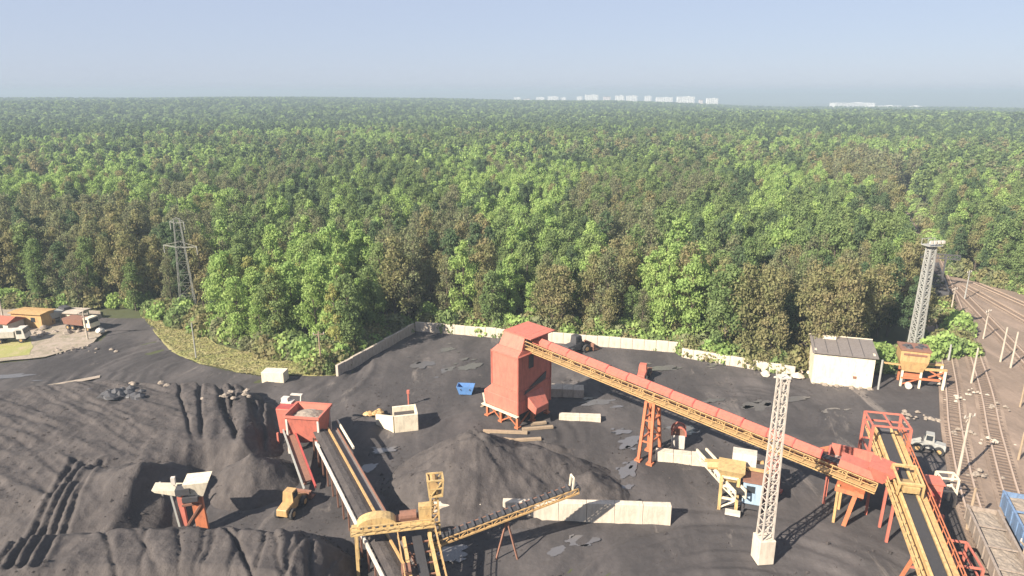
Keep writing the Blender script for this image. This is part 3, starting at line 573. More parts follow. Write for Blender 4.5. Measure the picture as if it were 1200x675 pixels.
def yellow_conveyor():
    hi = Vector((42.6, 71.0, 7.6)); lo = Vector((36.9, 47.0, 2.8)); L = (hi - lo).length; F_ = frame_line(lo, hi)
    t = thing('belt_conveyor', 'yellow belt conveyor with open black belt and side walkways at the lower right', 'conveyor', (lo.x, lo.y, 0))
    mb = MB(F_); mb.box((L / 2, 0, 0.35), (L, 1.15, 0.08)); obj('belt', mb, M['belt'], t)
    mb = MB(F_)
    for k in range(48): mb.tube((L * (k + .5) / 48, -0.6, 0.22), (L * (k + .5) / 48, 0.6, 0.22), 0.09, n=6)
    obj('roller', mb, M['galv'], t)
    for s in (-1, 1):
        mb = MB(F_); mb.box((L / 2, s * 0.78, 0.3), (L, 0.26, 0.5)); obj('side_beam', mb, M['yellow'], t, bevel=0.02)
        mb = MB(F_); truss_side(mb, L, s * 0.98, -0.75, 0.05, 20, 0.11); obj('truss', mb, M['ochre'], t)
        mb = MB(F_); mb.box((L / 2, s * 1.4, 0.05), (L, 0.75, 0.08)); obj('walkway', mb, M['ochre'], t)
        mb = MB(F_); handrail(mb, L, s * 1.78, 0.1, 1.0, 18, 0.075); obj('handrail', mb, M['orange'] if s < 0 else M['yellow'], t)
    mb = MB(F_); mb.tube((L - 0.3, -0.7, 0.2), (L - 0.3, 0.7, 0.2), 0.34, n=12); obj('head_pulley', mb, M['dark'], t)
    # yellow frame over the belt where the red conveyor joins it
    mb = MB(F_); xj = L * 0.62
    for s in (-1, 1):
        for dx in (-1.4, 1.4): mb.beam((xj + dx, s * 1.25, -1.0), (xj + dx, s * 1.1, 1.8), 0.2)
        mb.beam((xj - 1.4, s * 1.1, 1.7), (xj + 1.4, s * 1.1, 1.7), 0.2); mb.beam((xj - 1.4, s * 1.15, 0.9), (xj + 1.4, s * 1.15, 0.9), 0.16)
    for dx in (-1.4, 1.4): mb.beam((xj + dx, -1.15, 1.8), (xj + dx, 1.15, 1.8), 0.24)
    obj('transfer_frame', mb, M['yellow'], t)
    mb = MB(F_); mb.box((xj - 1.4, 0, 1.2), (0.5, 1.5, 0.7)); mb.hexa([(xj - 0.9, -0.6, 0.5), (xj + 0.9, -0.6, 0.5), (xj + 0.9, 0.6, 0.5), (xj - 0.9, 0.6, 0.5)], [(xj - 1.1, -0.72, 1.3), (xj - 0.6, -0.72, 1.3), (xj - 0.6, 0.72, 1.3), (xj - 1.1, 0.72, 1.3)]); obj('transfer_chute', mb, M['yellow'], t)
    # red gantry frame round the upper end
    Ft = frame_xy((hi.x, hi.y, 0), (hi - lo)); zt = hi.z + 1.9
    for s in (-1, 1):
        for dx in (-3.0, 0.6):
            mb = MB(Ft); mb.beam((dx, s * 2.0, -0.1), (dx, s * 1.9, zt), 0.26); obj('gantry_post', mb, M['red'], t)
    mb = MB(Ft)
    for z in (zt, zt - 1.0, hi.z - 1.4):
        for s in (-1, 1): mb.beam((-3.0, s * 1.92, z), (0.6, s * 1.92, z), 0.17)
        if z > hi.z - 1.5:
            for dx in (-3.0, 0.6): 
                if not (dx < 0 and z < zt - 0.5): mb.beam((dx, -1.92, z), (dx, 1.92, z), 0.17)
    for s in (-1, 1): mb.beam((-3.0, s * 1.93, hi.z - 1.4), (0.6, s * 1.93, 0.6), 0.14); mb.beam((-3.0, s * 1.94, 0.6), (0.6, s * 1.94, hi.z - 1.4), 0.14)
    mb.beam((-3.0, 0, zt - 0.02), (0.6, 0, zt - 0.02), 0.14); obj('gantry_rail', mb, M['red'], t)
    # legs along the conveyor
    for k, sp in ((0.30, 1.5), (0.0, 1.4)):
        p = lo.lerp(hi, k); Fk = frame_xy((p.x, p.y, 0), (hi - lo))
        for s in (-1, 1):
            mb = MB(Fk); mb.beam((0, s * (sp + 0.6), -0.1), (0, s * 0.95, p.z - 0.7), 0.26); obj('trestle_leg', mb, M['orange'], t)
        mb = MB(Fk); mb.beam((0, -1.5, p.z * 0.5), (0, 1.5, p.z * 0.5), 0.18); mb.beam((0.01, -1.9, 0.3), (0.01, 1.3, p.z * 0.75), 0.13); obj('trestle_brace', mb, M['red'], t)
    p = lo.lerp(hi, 0.62); Fk = frame_xy((p.x, p.y, 0), (hi - lo))
    for s in (-1, 1):
        for dx in (-1.3, 1.3):
            mb = MB(Fk); mb.beam((dx, s * 1.3, -0.1), (dx, s * 1.2, p.z - 0.9), 0.24); obj('trestle_leg', mb, M['red'], t)
yellow_conveyor()

# red drive house and railing frames right of the yellow conveyor
def drive_house():
    c = G(1085, 612); t = thing('drive_house', 'narrow red steel drive cabinet on legs beside the yellow conveyor', 'machine cabinet', (c.x, c.y, 0)); F_ = frame((c.x, c.y, 0), R(-15))
    mb = MB(F_); mb.box((0, 0, 3.6), (1.5, 1.7, 3.0)); obj('body', mb, M['red'], t, bevel=0.06)
    mb = MB(F_); mb.box((0, 0, 5.18), (1.7, 1.9, 0.14)); obj('roof', mb, M['red'], t)
    for x in (-0.65, 0.65):
        for y in (-0.7, 0.7): mb = MB(F_); mb.beam((x, y, -0.1), (x, y, 2.15), 0.2); obj('leg', mb, M['red_deep'], t)
    mb = MB(F_); mb.beam((-0.65, -0.72, 0.2), (0.65, -0.72, 2.0), 0.14); mb.beam((0.65, -0.74, 0.2), (-0.65, -0.74, 2.0), 0.14); mb.box((0.4, -1.2, 1.1), (1.3, 0.9, 0.14)); obj('brace', mb, M['red_deep'], t)
    mb = MB(F_); mb.tube((0.3, -1.2, 1.55), (1.1, -1.2, 1.55), 0.36, n=12); obj('motor', mb, M['red'], t)
    mb = MB(F_); mb.box((0.1, -0.87, 3.5), (0.8, 0.06, 1.7)); obj('door', mb, M['red_deep'], t)
drive_house()
def frame_box(label, px, py, w_, d, h, mat, rz, name='tubular_frame', z0=0):
    c = G(px, py); t = thing(name, label, 'steel frame', (c.x, c.y, 0)); F_ = frame((c.x, c.y, 0), rz)
    for x in (-w_ / 2, w_ / 2):
        for y in (-d / 2, d / 2): mb = MB(F_); mb.beam((x, y, -0.1), (x, y, h), 0.2); obj('post', mb, mat, t)
    for z in (h, h * 0.55):
        for s in (-1, 1):
            mb = MB(F_); mb.beam((-w_ / 2, s * d / 2, z), (w_ / 2, s * d / 2, z), 0.17); obj('rail', mb, mat, t)
            mb = MB(F_); mb.beam((s * w_ / 2, -d / 2, z - 0.01), (s * w_ / 2, d / 2, z - 0.01), 0.16); obj('rail', mb, mat, t)
    return t
frame_box('pinkish red tubular frame at the bottom edge right of the yellow conveyor', 1121, 678, 2.2, 4.0, 2.8, M['red'], R(-14))
frame_box('thin cream frame standing behind the red drive cabinet', 1104, 590, 1.8, 1.4, 3.6, M['cream'], R(-10))

# ------------------------------------------------------------------ red hopper with its conveyor on the left
def hopper():
    t = thing('feed_hopper', 'red coal feed hopper heaped with grey coal beside the coal bank', 'hopper', (-27.0, 81.2, 0)); F_ = frame((-26.6, 80.6, 0), R(-8))
    zt = 5.3
    def skin(lo, hi, z0, z1, th=0.14):
        mb = MB(F_); (a0, b0, a1, b1), (c0, d0, c1, d1) = lo, hi
        L0 = [(a0, b0, z0), (a1, b0, z0), (a1, b1, z0), (a0, b1, z0)]; H0 = [(c0, d0, z1), (c1, d0, z1), (c1, d1, z1), (c0, d1, z1)]
        cx, cy_ = (a0 + a1) / 2, (b0 + b1) / 2
        inn = lambda p: (p[0] + (th if p[0] < cx else -th), p[1] + (th if p[1] < cy_ else -th), p[2])
        L1 = [inn(p) for p in L0]; H1 = [inn(p) for p in H0]
        for i in range(4):
            j = (i + 1) % 4; mb.add([L0[i], L0[j], L1[j], L1[i], H0[i], H0[j], H1[j], H1[i]], MB.BF)
        return mb
    obj('funnel', skin((-1.7, -1.1, 1.9, 1.6), (-2.2, -1.9, 2.4, 2.2), 1.6, zt), M['red'], t)
    mb = MB(F_)
    for s in (-1.93, 2.23): mb.beam((-2.3, s, zt), (2.5, s, zt), 0.22, 0.3)
    for s in (-2.23, 2.43): mb.beam((s, -2.0, zt - 0.01), (s, 2.3, zt - 0.01), 0.22, 0.3)
    obj('rim', mb, M['red'], t)
    n = 14; mb = MB(F_); vs = []
    for j in range(n + 1):
        for i in range(n + 1):
            x = -2.05 + 4.3 * i / n; y = -1.72 + 3.75 * j / n; vs.append((x, y, 4.5 + 0.75 * (1 - (abs(x - 0.1) / 2.2) ** 1.5) * (1 - (abs(y - .1) / 2.0) ** 2) + random.uniform(-.08, .08)))
    mb.add(vs, [(j * (n + 1) + i, j * (n + 1) + i + 1, (j + 1) * (n + 1) + i + 1, (j + 1) * (n + 1) + i) for j in range(n) for i in range(n)]); obj('coal_load', mb, M['rubble'], t)
    mb = MB(F_); mb.hexa([(-4.2, 0.4, 1.6), (-2.0, 0.4, 1.6), (-2.0, 2.6, 1.6), (-4.2, 2.6, 1.6)], [(-4.4, 0.2, 5.2), (-2.36, 0.2, 5.2), (-2.36, 2.8, 5.2), (-4.4, 2.8, 5.2)]); obj('drive_box', mb, M['red'], t, bevel=0.05)
    mb = MB(F_); mb.box((-3.7, 2.3, 5.35), (1.5, 1.1, 0.16)); mb.box((-4.0, 2.4, 5.65), (0.9, 0.8, 0.5)); obj('platform', mb, M['white'], t)
    mb = MB(F_); mb.box((-3.4, 1.1, 5.24), (2.0, 1.5, 0.08)); obj('cover_plate', mb, M['red_deep'], t)
    mb = MB(F_); mb.box((-2.9, 3.4, 5.9), (1.6, 0.5, 0.12)); mb.beam((-2.2, 2.3, 3.0), (-2.2, 3.2, 5.9), 0.12); obj('grate', mb, M['white'], t)
    for x, y, mm in ((-2.0, -1.7, 'white'), (2.2, -1.7, 'white'), (-2.0, 2.0, 'red'), (2.2, 2.0, 'white'), (-4.5, 2.4, 'red'), (-4.5, 0.3, 'red')):
        mb = MB(F_); mb.beam((x, y, -0.1), (x, y, 1.7 if x < -3 else 4.9), 0.24); obj('leg', mb, M[mm], t)
    mb = MB(F_); mb.hexa([(-1.9, -0.9, 1.2), (-0.2, -0.9, 1.2), (-0.2, 0.9, 1.2), (-1.9, 0.9, 1.2)], [(-1.7, -1.0, 1.7), (1.8, -1.0, 1.7), (1.8, 1.4, 1.7), (-1.7, 1.4, 1.7)]); obj('outlet', mb, M['red_deep'], t)
hopper()
def left_conveyor():
    hi = Vector((-24.7, 79.4, 2.6)); lo = Vector((-9.0, 49.5, 2.4)); L = (lo - hi).length; F_ = frame_line(lo, hi)     # y > 0 is the left side in the picture
    t = thing('belt_conveyor', 'ground conveyor heaped with coal running from the red hopper to the yellow gantry', 'conveyor', (lo.x, lo.y, 0))
    mb = MB(F_); mb.prism([(-0.65, 0.3), (0.65, 0.3), (0.9, 0.55), (0.25, 0.78), (-0.35, 0.74), (-0.9, 0.55)], 0, L); obj('belt', mb, M['coal'], t)
    mb = MB(F_); mb.beam((0, 1.2, 0.55), (L - 3, 1.2, 0.55), 0.22, 0.45); obj('side_beam', mb, M['white'], t)
    mb = MB(F_); mb.beam((0, -1.0, 0.6), (L, -1.0, 0.6), 0.2, 0.45); obj('side_beam', mb, M['ochre'], t)
    mb = MB(F_); mb.box((L / 2, -1.65, 0.25), (L, 1.0, 0.1)); obj('walkway', mb, M['roof'], t)
    mb = MB(F_); mb.beam((0, -2.15, 0.35), (L, -2.15, 0.35), 0.14, 0.3); obj('kick_plate', mb, M['rust'], t)
    mb = MB(F_); mb.beam((L - 7, -2.5, 0.9), (L + 1, -2.5, 0.9), 0.2, 0.3); obj('guard_rail', mb, M['cream'], t)
    mb = MB(F_)
    for k in range(14):
        for s in (-1.0, 1.15): mb.beam((L * (k + .5) / 14, s, -2.5), (L * (k + .5) / 14, s, 0.4), 0.16)
        mb.beam((L * (k + .5) / 14, -2.1, 0.12), (L * (k + .5) / 14, 1.2, 0.12), 0.16)
    obj('support_post', mb, M['rust'], t)
    t2 = thing('slide_chute', 'faded red sloping chute on the shaded flank left of the red hopper', 'chute', G(345, 545))
    a = G(338, 505, 2.6); b_ = G(360, 565, 0.6); F2 = frame_line(b_, a); L2 = (a - b_).length
    mb = MB(F2); mb.box((L2 / 2, 0, 0.1), (L2, 1.1, 0.2)); obj('tray', mb, M['rust'], t2)
    for s in (-1, 1): mb = MB(F2); mb.beam((-1.5, s * 0.65, 0.3), (L2, s * 0.65, 0.3), 0.16, 0.4); obj('side_rail', mb, M['red_deep'] if s < 0 else M['galv'], t2)
    mb = MB(F2); mb.beam((0.5, 0, 0), (0.5, 0.3, -1.2), 0.3); mb.beam((L2 - 1, 0, 0), (L2 - 1, 0.3, -3), 0.3); obj('strut', mb, M['rust'], t2)
left_conveyor()

def yellow_gantry():
    """transfer station: cross beam over the left conveyor, lattice mast, boom conveyor with rail, two conveyors leaving to the camera"""
    a = G(412, 622, 4.6); b_ = G(508, 611, 4.6); t = thing('transfer_gantry', 'yellow steel gantry with lattice mast crossing the left conveyor', 'gantry', (b_.x, b_.y, 0)); F_ = frame_line(a, b_); L = (b_ - a).length
    mb = MB(F_); mb.box((L / 2, 0, 0), (L, 1.2, 0.5)); obj('cross_beam', mb, M['yellow'], t, bevel=0.04)
    mb = MB(F_); mb.box((L / 2, -0.9, 0.28), (L, 0.9, 0.1)); obj('walkway', mb, M['yellow'], t)
    mb = MB(F_); handrail(mb, L, -1.3, 0.3, 0.85, 7, 0.08); obj('handrail', mb, M['yellow'], t)
    mb = MB(F_); n = 12; prof = [(0.5 + 1.9 * (1 - math.cos(math.pi * k / n)), 0.24 + 1.15 * math.sin(math.pi * k / n) ** 0.8) for k in range(n + 1)]; mb.prism([(x, z) for x, z in prof], -0.5, 0.75, 'y'); obj('wheel_guard', mb, M['yellow'], t)
    mb = MB(F_)
    for k in range(5): mb.box((1.0 + k * 0.7, -0.52, 0.45), (0.3, 0.06, 0.22))
    obj('slot', mb, M['dark'], t)
    mb = MB(F_); mb.tube((4.6, 0.4, 0.75), (6.2, 0.4, 0.75), 0.5, n=12); mb.box((5.3, 0.5, 0.4), (2.2, 1.0, 0.3)); obj('motor', mb, M['rust'], t)
    mb = MB(F_); mb.box((7.0, 0.3, 0.9), (1.1, 1.0, 1.3)); mb.box((7.2, 0.2, 1.75), (1.5, 0.8, 0.3)); obj('gearbox', mb, M['yellow'], t)
    for x, y in ((0.4, 0.4), (0.4, -0.4), (L - 0.4, 0.5), (L - 0.4, -0.5)):
        mb = MB(F_); mb.beam((x, y * 2.2, -4.7), (x, y, -0.2), 0.3); obj('leg', mb, M['yellow'], t)
    # mast
    p0 = G(510, 622, 3.6); zb, zt = 3.4, 8.7; base = Vector((p0.x, p0.y, 0))
    for sx, sy in ((-1, -1), (1, -1), (1, 1), (-1, 1)):
        mb = MB(frame(base, R(10))); mb.beam((sx * 0.55, sy * 0.55, 0), (sx * 0.3, sy * 0.3, zt), 0.17); obj('mast_leg', mb, M['yellow'], t)
    mb = MB(frame(base, R(10))); n = 9
    for k in range(n):
        z0 = zt * k / n; z1 = zt * (k + 1) / n; r0 = 0.55 - 0.25 * k / n; r1 = 0.55 - 0.25 * (k + 1) / n
        cs = [(-1, -1), (1, -1), (1, 1), (-1, 1)]
        for i in range(4):
            u, v = cs[i], cs[(i + 1) % 4]
            mb.beam((u[0] * r0, u[1] * r0, z0), (v[0] * r1, v[1] * r1, z1), 0.09); mb.beam((u[0] * r1, u[1] * r1, z1), (v[0] * r1, v[1] * r1, z1), 0.09)
    obj('mast_brace', mb, M['ochre'], t)
    mb = MB(frame(base, R(10)))
    for sx in (-1, 1):
        for sy in (-0.7, 0.7): mb.beam((sx * 0.6 + 0.15, sy, zt - 0.9), (sx * 0.75 + 0.15, sy, zt + 0.9), 0.15)
    for z, e in ((zt - 0.85, 0.6), (zt + 0.85, 0.75), (zt, 0.68)):
        for sy in (-0.7, 0.7): mb.beam((-e + 0.15, sy, z), (e + 0.15, sy, z), 0.14)
        for sx in (-1, 1): mb.beam((sx * e + 0.15, -0.7, z), (sx * e + 0.15, 0.7, z), 0.14)
    mb.beam((-0.4, -0.7, zt - .85), (0.85, -0.7, zt + .85), 0.12); mb.beam((-0.4, 0.7, zt - .85), (0.85, 0.7, zt + .85), 0.12); mb.box((0.15, 0, zt - 0.8), (1.2, 1.3, 0.1))
    hd = obj('mast_head', mb, M['yellow'], t)
    mb = MB(frame(base, R(10))); mb.tube((-0.1, -0.75, zt + 0.3), (-0.1, 0.75, zt + 0.3), 0.5, n=12); obj('sheave', mb, M['ochre'], hd)
    # short conveyors leaving toward the camera
    for k, (x0, y0, x1, y1, wd) in enumerate(((488, 630, 500, 690, 1.7),)):
        p = G(x0, y0, 4.0); q = G(x1, y1, 2.6); d = (q - p); q = q + d * 0.5; F2 = frame_line(q, p); L2 = (q - p).length
        mb = MB(F2); mb.box((L2 / 2, 0, 0.2), (L2, 0.9, 0.1)); obj('outgoing_belt', mb, M['belt'], t)
        for s in (-1, 1):
            mb = MB(F2); mb.beam((0, s * wd * 0.72, 0.25), (L2, s * wd * 0.72, 0.25), 0.3, 0.45); obj('outgoing_side_beam', mb, M['yellow'], t)
            mb = MB(F2); truss_side(mb, L2, s * wd * 0.72, -0.7, 0.0, 8, 0.1); handrail(mb, L2, s * wd * 1.05, 0.3, 0.9, 6, 0.07); obj('outgoing_handrail', mb, M['ochre'], t)
        mb = MB(F2)
        for j in range(7): mb.beam((L2 * (j + .5) / 7, -wd * 0.72, 0.0), (L2 * (j + .5) / 7, wd * 0.72, 0.0), 0.14)
        for j in (1, 4):
            for s in (-1, 1): mb.beam((L2 * (j + .5) / 7, s * wd * 0.75, -4.5), (L2 * (j + .5) / 7, s * wd * 0.72, 0.0), 0.18)
        mb.box((L2 * 0.55, wd * 0.9, 0.5), (1.0, 0.8, 0.9)); obj('outgoing_frame', mb, M['rust'], t)
yellow_gantry()
def boom():
    lo = G(508, 635, 3.0); hi = G(676, 572, 6.2); L = (hi - lo).length; F_ = frame_line(lo, hi)
    t = thing('boom_conveyor', 'slim stacker boom conveyor rising right from the yellow gantry over the concrete wall', 'conveyor', (lo.x, lo.y, 0))
    mb = MB(F_); mb.box((L / 2, 0, 0.28), (L, 0.8, 0.08)); obj('belt', mb, M['belt'], t)
    mb = MB(F_); truss_side(mb, L, -0.5, -0.25, 0.25, 18, 0.08); mb.beam((0, -0.5, -0.27), (L, -0.5, -0.27), 0.2, 0.16); obj('truss', mb, M['ochre'], t)
    mb = MB(F_); truss_side(mb, L, 0.5, -0.25, 0.25, 18, 0.08); obj('truss', mb, M['rust'], t)
    mb = MB(F_)
    for k in range(19): mb.box((L * (k + 0.3) / 19.5, 0.0, 0.4), (0.22, 1.0, 0.22))
    obj('idler_frame', mb, M['dark'], t)
    mb = MB(F_); mb.tube((L, -0.5, 0.15), (L, 0.5, 0.15), 0.3, n=10); obj('head_pulley', mb, M['dark'], t)
    mb = MB(F_); mb.beam((L - 0.6, -0.4, 0.2), (L - 0.2, -0.4, 1.5), 0.16); mb.beam((L - 0.6, 0.4, 0.2), (L - 0.2, 0.4, 1.5), 0.16); mb.beam((L - 0.2, -0.45, 1.5), (L - 0.2, 0.45, 1.5), 0.14); obj('head_frame', mb, M['cream'], t)
    p = lo.lerp(hi, 0.5); mb = MB()
    for dx in (-1.1, 1.1): mb.beam((p.x + dx, p.y - 0.9, -0.1), (p.x, p.y, p.z - 0.6), 0.16); 
    obj('prop', mb, M['rust'], t)
boom()

# ------------------------------------------------------------------ red-legged stacker in the pit on the left, loaders, skips, cabins
def pit_loader():
    c = G(232, 624, 0.3); t = thing('screening_plant', 'small orange legged screening machine in the dark coal pit', 'machine', (c.x, c.y, 0)); F_ = frame((c.x, c.y, 0), R(12))
    for x in (-1.1, 0.5):
        mb = MB(F_); mb.beam((x, 0.3, 0), (x - 0.4, 0.9, 4.4), 0.5 if x < 0 else 1.1, 0.5); obj('column', mb, M['orange'] if x > 0 else M['red'], t)
    mb = MB(F_); mb.beam((-1.5, -0.1, 0), (-2.3, 0.7, 5.2), 0.2); obj('side_beam', mb, M['galv'], t)
    mb = MB(F_); mb.hexa([(-3.6, 0.2, 5.4), (-1.2, 0.2, 4.6), (-1.2, 1.8, 4.6), (-3.6, 1.8, 5.4)], [(-3.9, 0.2, 5.7), (-1.2, 0.2, 5.3), (-1.2, 1.8, 5.3), (-3.9, 1.8, 5.7)]); obj('tray', mb, M['cream'], t)
    mb = MB(F_); mb.hexa([(-0.4, 0.4, 4.3), (0.9, 0.4, 4.3), (0.9, 1.9, 4.3), (-0.4, 1.9, 4.3)], [(-0.9, 0.1, 6.0), (1.6, 0.1, 6.0), (1.6, 2.4, 6.0), (-0.9, 2.4, 6.0)]); obj('bin', mb, M['cream'], t)
    mb = MB(F_); mb.box((-0.95, 0.6, 5.2), (1.4, 1.2, 0.7)); mb.box((-0.3, 0.1, 4.3), (1.5, 0.5, 0.5)); obj('screen', mb, M['dark'], t)
    mb = MB(F_); mb.box((-1.9, 0.9, 6.2), (0.4, 0.4, 0.8)); mb.beam((-1.9, 0.9, 5.5), (-1.9, 0.9, 6.2), 0.14); obj('beacon', mb, M['white'], t)
    mb = MB(F_); mb.box((1.5, -0.5, 0.35), (1.9, 0.7, 0.4)); obj('foot', mb, M['cream'], t)
    mb = MB(F_); mb.beam((-1.2, 0.2, 0.8), (0.6, 0.4, 3.4), 0.2); mb.beam((-1.3, 0.5, 3.4), (0.4, 0.6, 3.4), 0.2); obj('brace', mb, M['rust'], t)
    t2 = tag(obj('steel_pole', (lambda q: (q.tube(G(196, 602, 0.5), G(187, 565, 4.5), 0.12, n=6), q)[1])(MB()), M['galv']), 'thin grey pole leaning on the dark loading face left of the orange machine', 'pole')
pit_loader()
def wheel(t, F_, x, y, r, wd, name='wheel'):
    mb = MB(F_); mb.tube((x, y - wd / 2, r), (x, y + wd / 2, r), r, n=14); w0 = obj(name, mb, M['tyre'], t)
    mb = MB(F_); mb.tube((x, y - wd / 2 - 0.02, r), (x, y + wd / 2 + 0.02, r), r * 0.5, n=10); obj('rim', mb, M['ochre'], w0)
def loader(label, px, py, rz, body, s=1.0, name='wheel_loader'):
    c = G(px, py); t = thing(name, label, 'wheel loader', (c.x, c.y, 0)); F_ = frame((c.x, c.y, 0), rz) @ Matrix.Scale(s, 4)
    mb = MB(F_); mb.hexa([(-2.6, -0.8, 0.7), (0.2, -0.8, 0.7), (0.2, 0.8, 0.7), (-2.6, 0.8, 0.7)], [(-2.6, -0.7, 1.7), (0.2, -0.8, 2.0), (0.2, 0.8, 2.0), (-2.6, 0.7, 1.7)]); obj('engine_cover', mb, body, t, bevel=0.06)
    mb = MB(F_); mb.box((-0.2, 0, 1.6), (1.4, 1.5, 1.0)); mb.hexa([(-0.9, -0.75, 2.0), (0.6, -0.75, 2.0), (0.6, 0.75, 2.0), (-0.9, 0.75, 2.0)], [(-0.8, -0.65, 3.2), (0.35, -0.65, 3.2), (0.35, 0.65, 3.2), (-0.8, 0.65, 3.2)]); cb = obj('cab', mb, body, t)
    mb = MB(F_)
    for s_ in (-1, 1): mb.box((-0.15, s_ * 0.72, 2.6), (0.9, 0.06, 0.8))
    mb.box((0.50, 0, 2.6), (0.06, 1.1, 0.8)); obj('window', mb, M['glass'], cb)
    mb = MB(F_); mb.box((1.2, 0, 1.0), (1.6, 1.0, 0.7)); obj('front_frame', mb, body, t)
    for s_ in (-0.5, 0.5): mb = MB(F_); mb.beam((0.9, s_, 1.8), (2.8, s_, 0.7), 0.22, 0.35); obj('lift_arm', mb, body, t)
    mb = MB(F_); mb.prism([(2.6, 0.15), (3.8, 0.1), (3.85, 0.2), (2.9, 0.3), (2.8, 1.2), (2.95, 1.35), (2.6, 1.3)], -1.3, 1.3, 'y'); obj('bucket', mb, M['rust'], t)
    for x in (-1.7, 1.3):
        for y in (-0.95, 0.95): wheel(t, F_, x, y, 0.72, 0.5)
    return t
loader('small yellow wheel loader working by the coal bank left of the conveyor', 343, 598, R(78), M['ochre'], 0.85)
loader('small red and white loader alone in the back yard behind the red conveyor', 753, 444, R(70), M['red'], 0.85)
loader('dark grimy loader parked against the back wall right of the bunker', 676, 413, R(35), M['dark'], 1.05)
rubble('dark lumpy spoil with broken scrap on the coal bank near the forest road', 134, 466, 22, 1.9, 0.8, M['dark'], 3.2, 21, name='spoil_pile')
loader('pale grey machine parked behind the yellow conveyor head by the tracks', 1085, 528, R(150), M['galv'], 0.8)
def skip():
    c = G(546, 461); t = thing('waste_skip', 'blue open steel skip left of the red bunker', 'skip', (c.x, c.y, 0)); F_ = frame((c.x, c.y, 0), R(-5)); z = 1.4
    lo = [(-0.95, -0.7), (0.95, -0.7), (0.95, 0.7), (-0.95, 0.7)]; hi = [(-1.35, -0.85), (1.35, -0.85), (1.35, 0.85), (-1.35, 0.85)]
    for i in range(4):
        j = (i + 1) % 4; k = 0.92; mb = MB(F_); a, b_, e, g = lo[i], lo[j], hi[i], hi[j]
        mb.add([(*a, .1), (*b_, .1), (b_[0] * k, b_[1] * k, .1), (a[0] * k, a[1] * k, .1), (*e, z), (*g, z), (g[0] * k, g[1] * k, z), (e[0] * k, e[1] * k, z)], MB.BF); obj('side_panel', mb, M['blue'], t)
    mb = MB(F_); mb.box((0, 0, 0.15), (1.7, 1.2, 0.12)); obj('floor', mb, M['blue'], t)
    mb = MB(F_)
    for s in (-1, 1): mb.tube((s * 0.7, -0.95, 1.0), (s * 0.7, -0.8, 1.0), 0.09, n=8)
    obj('lifting_lug', mb, M['dark'], t)
skip()
def cement_bin():
    a = G(463, 507); t = thing('concrete_bin', 'cream concrete bin with angled front wing between the two red machines', 'concrete bin', (a.x, a.y, 0)); F_ = frame((a.x, a.y, 0), R(14)); h = 2.5
    for nm, c, d in (('front_wall', (1.6, 0, h / 2), (3.2, 0.3, h)), ('side_wall', (3.1, 1.65, h / 2), (0.3, 2.98, h)), ('back_wall', (1.45, 3.0, h / 2), (2.98, 0.3, h * 0.98))):
        mb = MB(F_); mb.box(c, d); obj(nm, mb, M['cream'], t, bevel=0.03)
    mb = MB(F_); mb.hexa([(-2.2, 3.3, 0), (-2.4, 3.1, 0), (-0.2, -0.1, 0), (0.0, 0.1, 0)], [(-2.2, 3.3, h * 0.6), (-2.4, 3.1, h * 0.6), (-0.2, -0.1, h), (0.0, 0.1, h)]); obj('wing_wall', mb, M['cream'], t)
    mb = MB(F_); mb.box((1.5, 1.5, 1.6), (2.7, 2.7, 0.2)); obj('fill', mb, M['coal'], t)
    rubble('yellowish spoil lumps left of the cream concrete bin', 441, 488, 7, 0.8, 0.7, M['ochre'], 0, 8)
    c = G(479, 475); mb = MB(); mb.tube((c.x, c.y, 0), (c.x, c.y, 2.2), 0.12, n=6); mb.box((c.x, c.y, 2.2), (0.4, 0.4, 0.5)); tag(obj('marker_post', mb, M['red']), 'short red marker post behind the cream concrete bin', 'post')
cement_bin()
def white_cabin():
    c = G(794, 523); t = thing('control_cabin', 'small white cabin with a red rounded hood under the red conveyor', 'cabin', (c.x, c.y, 0)); F_ = frame((c.x, c.y, 0), R(-12))
    mb = MB(F_); mb.box((0, 0, 0.95), (1.7, 1.5, 1.9)); obj('body', mb, M['white'], t, bevel=0.04)
    n = 8; prof = [(-0.88, 1.9)] + [(-0.88 * math.cos(math.pi * k / n), 2.3 + 0.85 * math.sin(math.pi * k / n)) for k in range(n + 1)] + [(0.88, 1.9)]
    for y in (-0.72, 0.6): mb = MB(F_); [mb.beam((prof[k][0], y, prof[k][1]), (prof[k + 1][0], y, prof[k + 1][1]), 0.2) for k in range(len(prof) - 1)]; obj('hood_frame', mb, M['red'], t)
    mb = MB(F_); mb.prism([(a * 0.9, b_ - 0.02) for a, b_ in prof], -0.55, 0.5, 'y'); obj('hood', mb, M['rust'], t)
white_cabin()
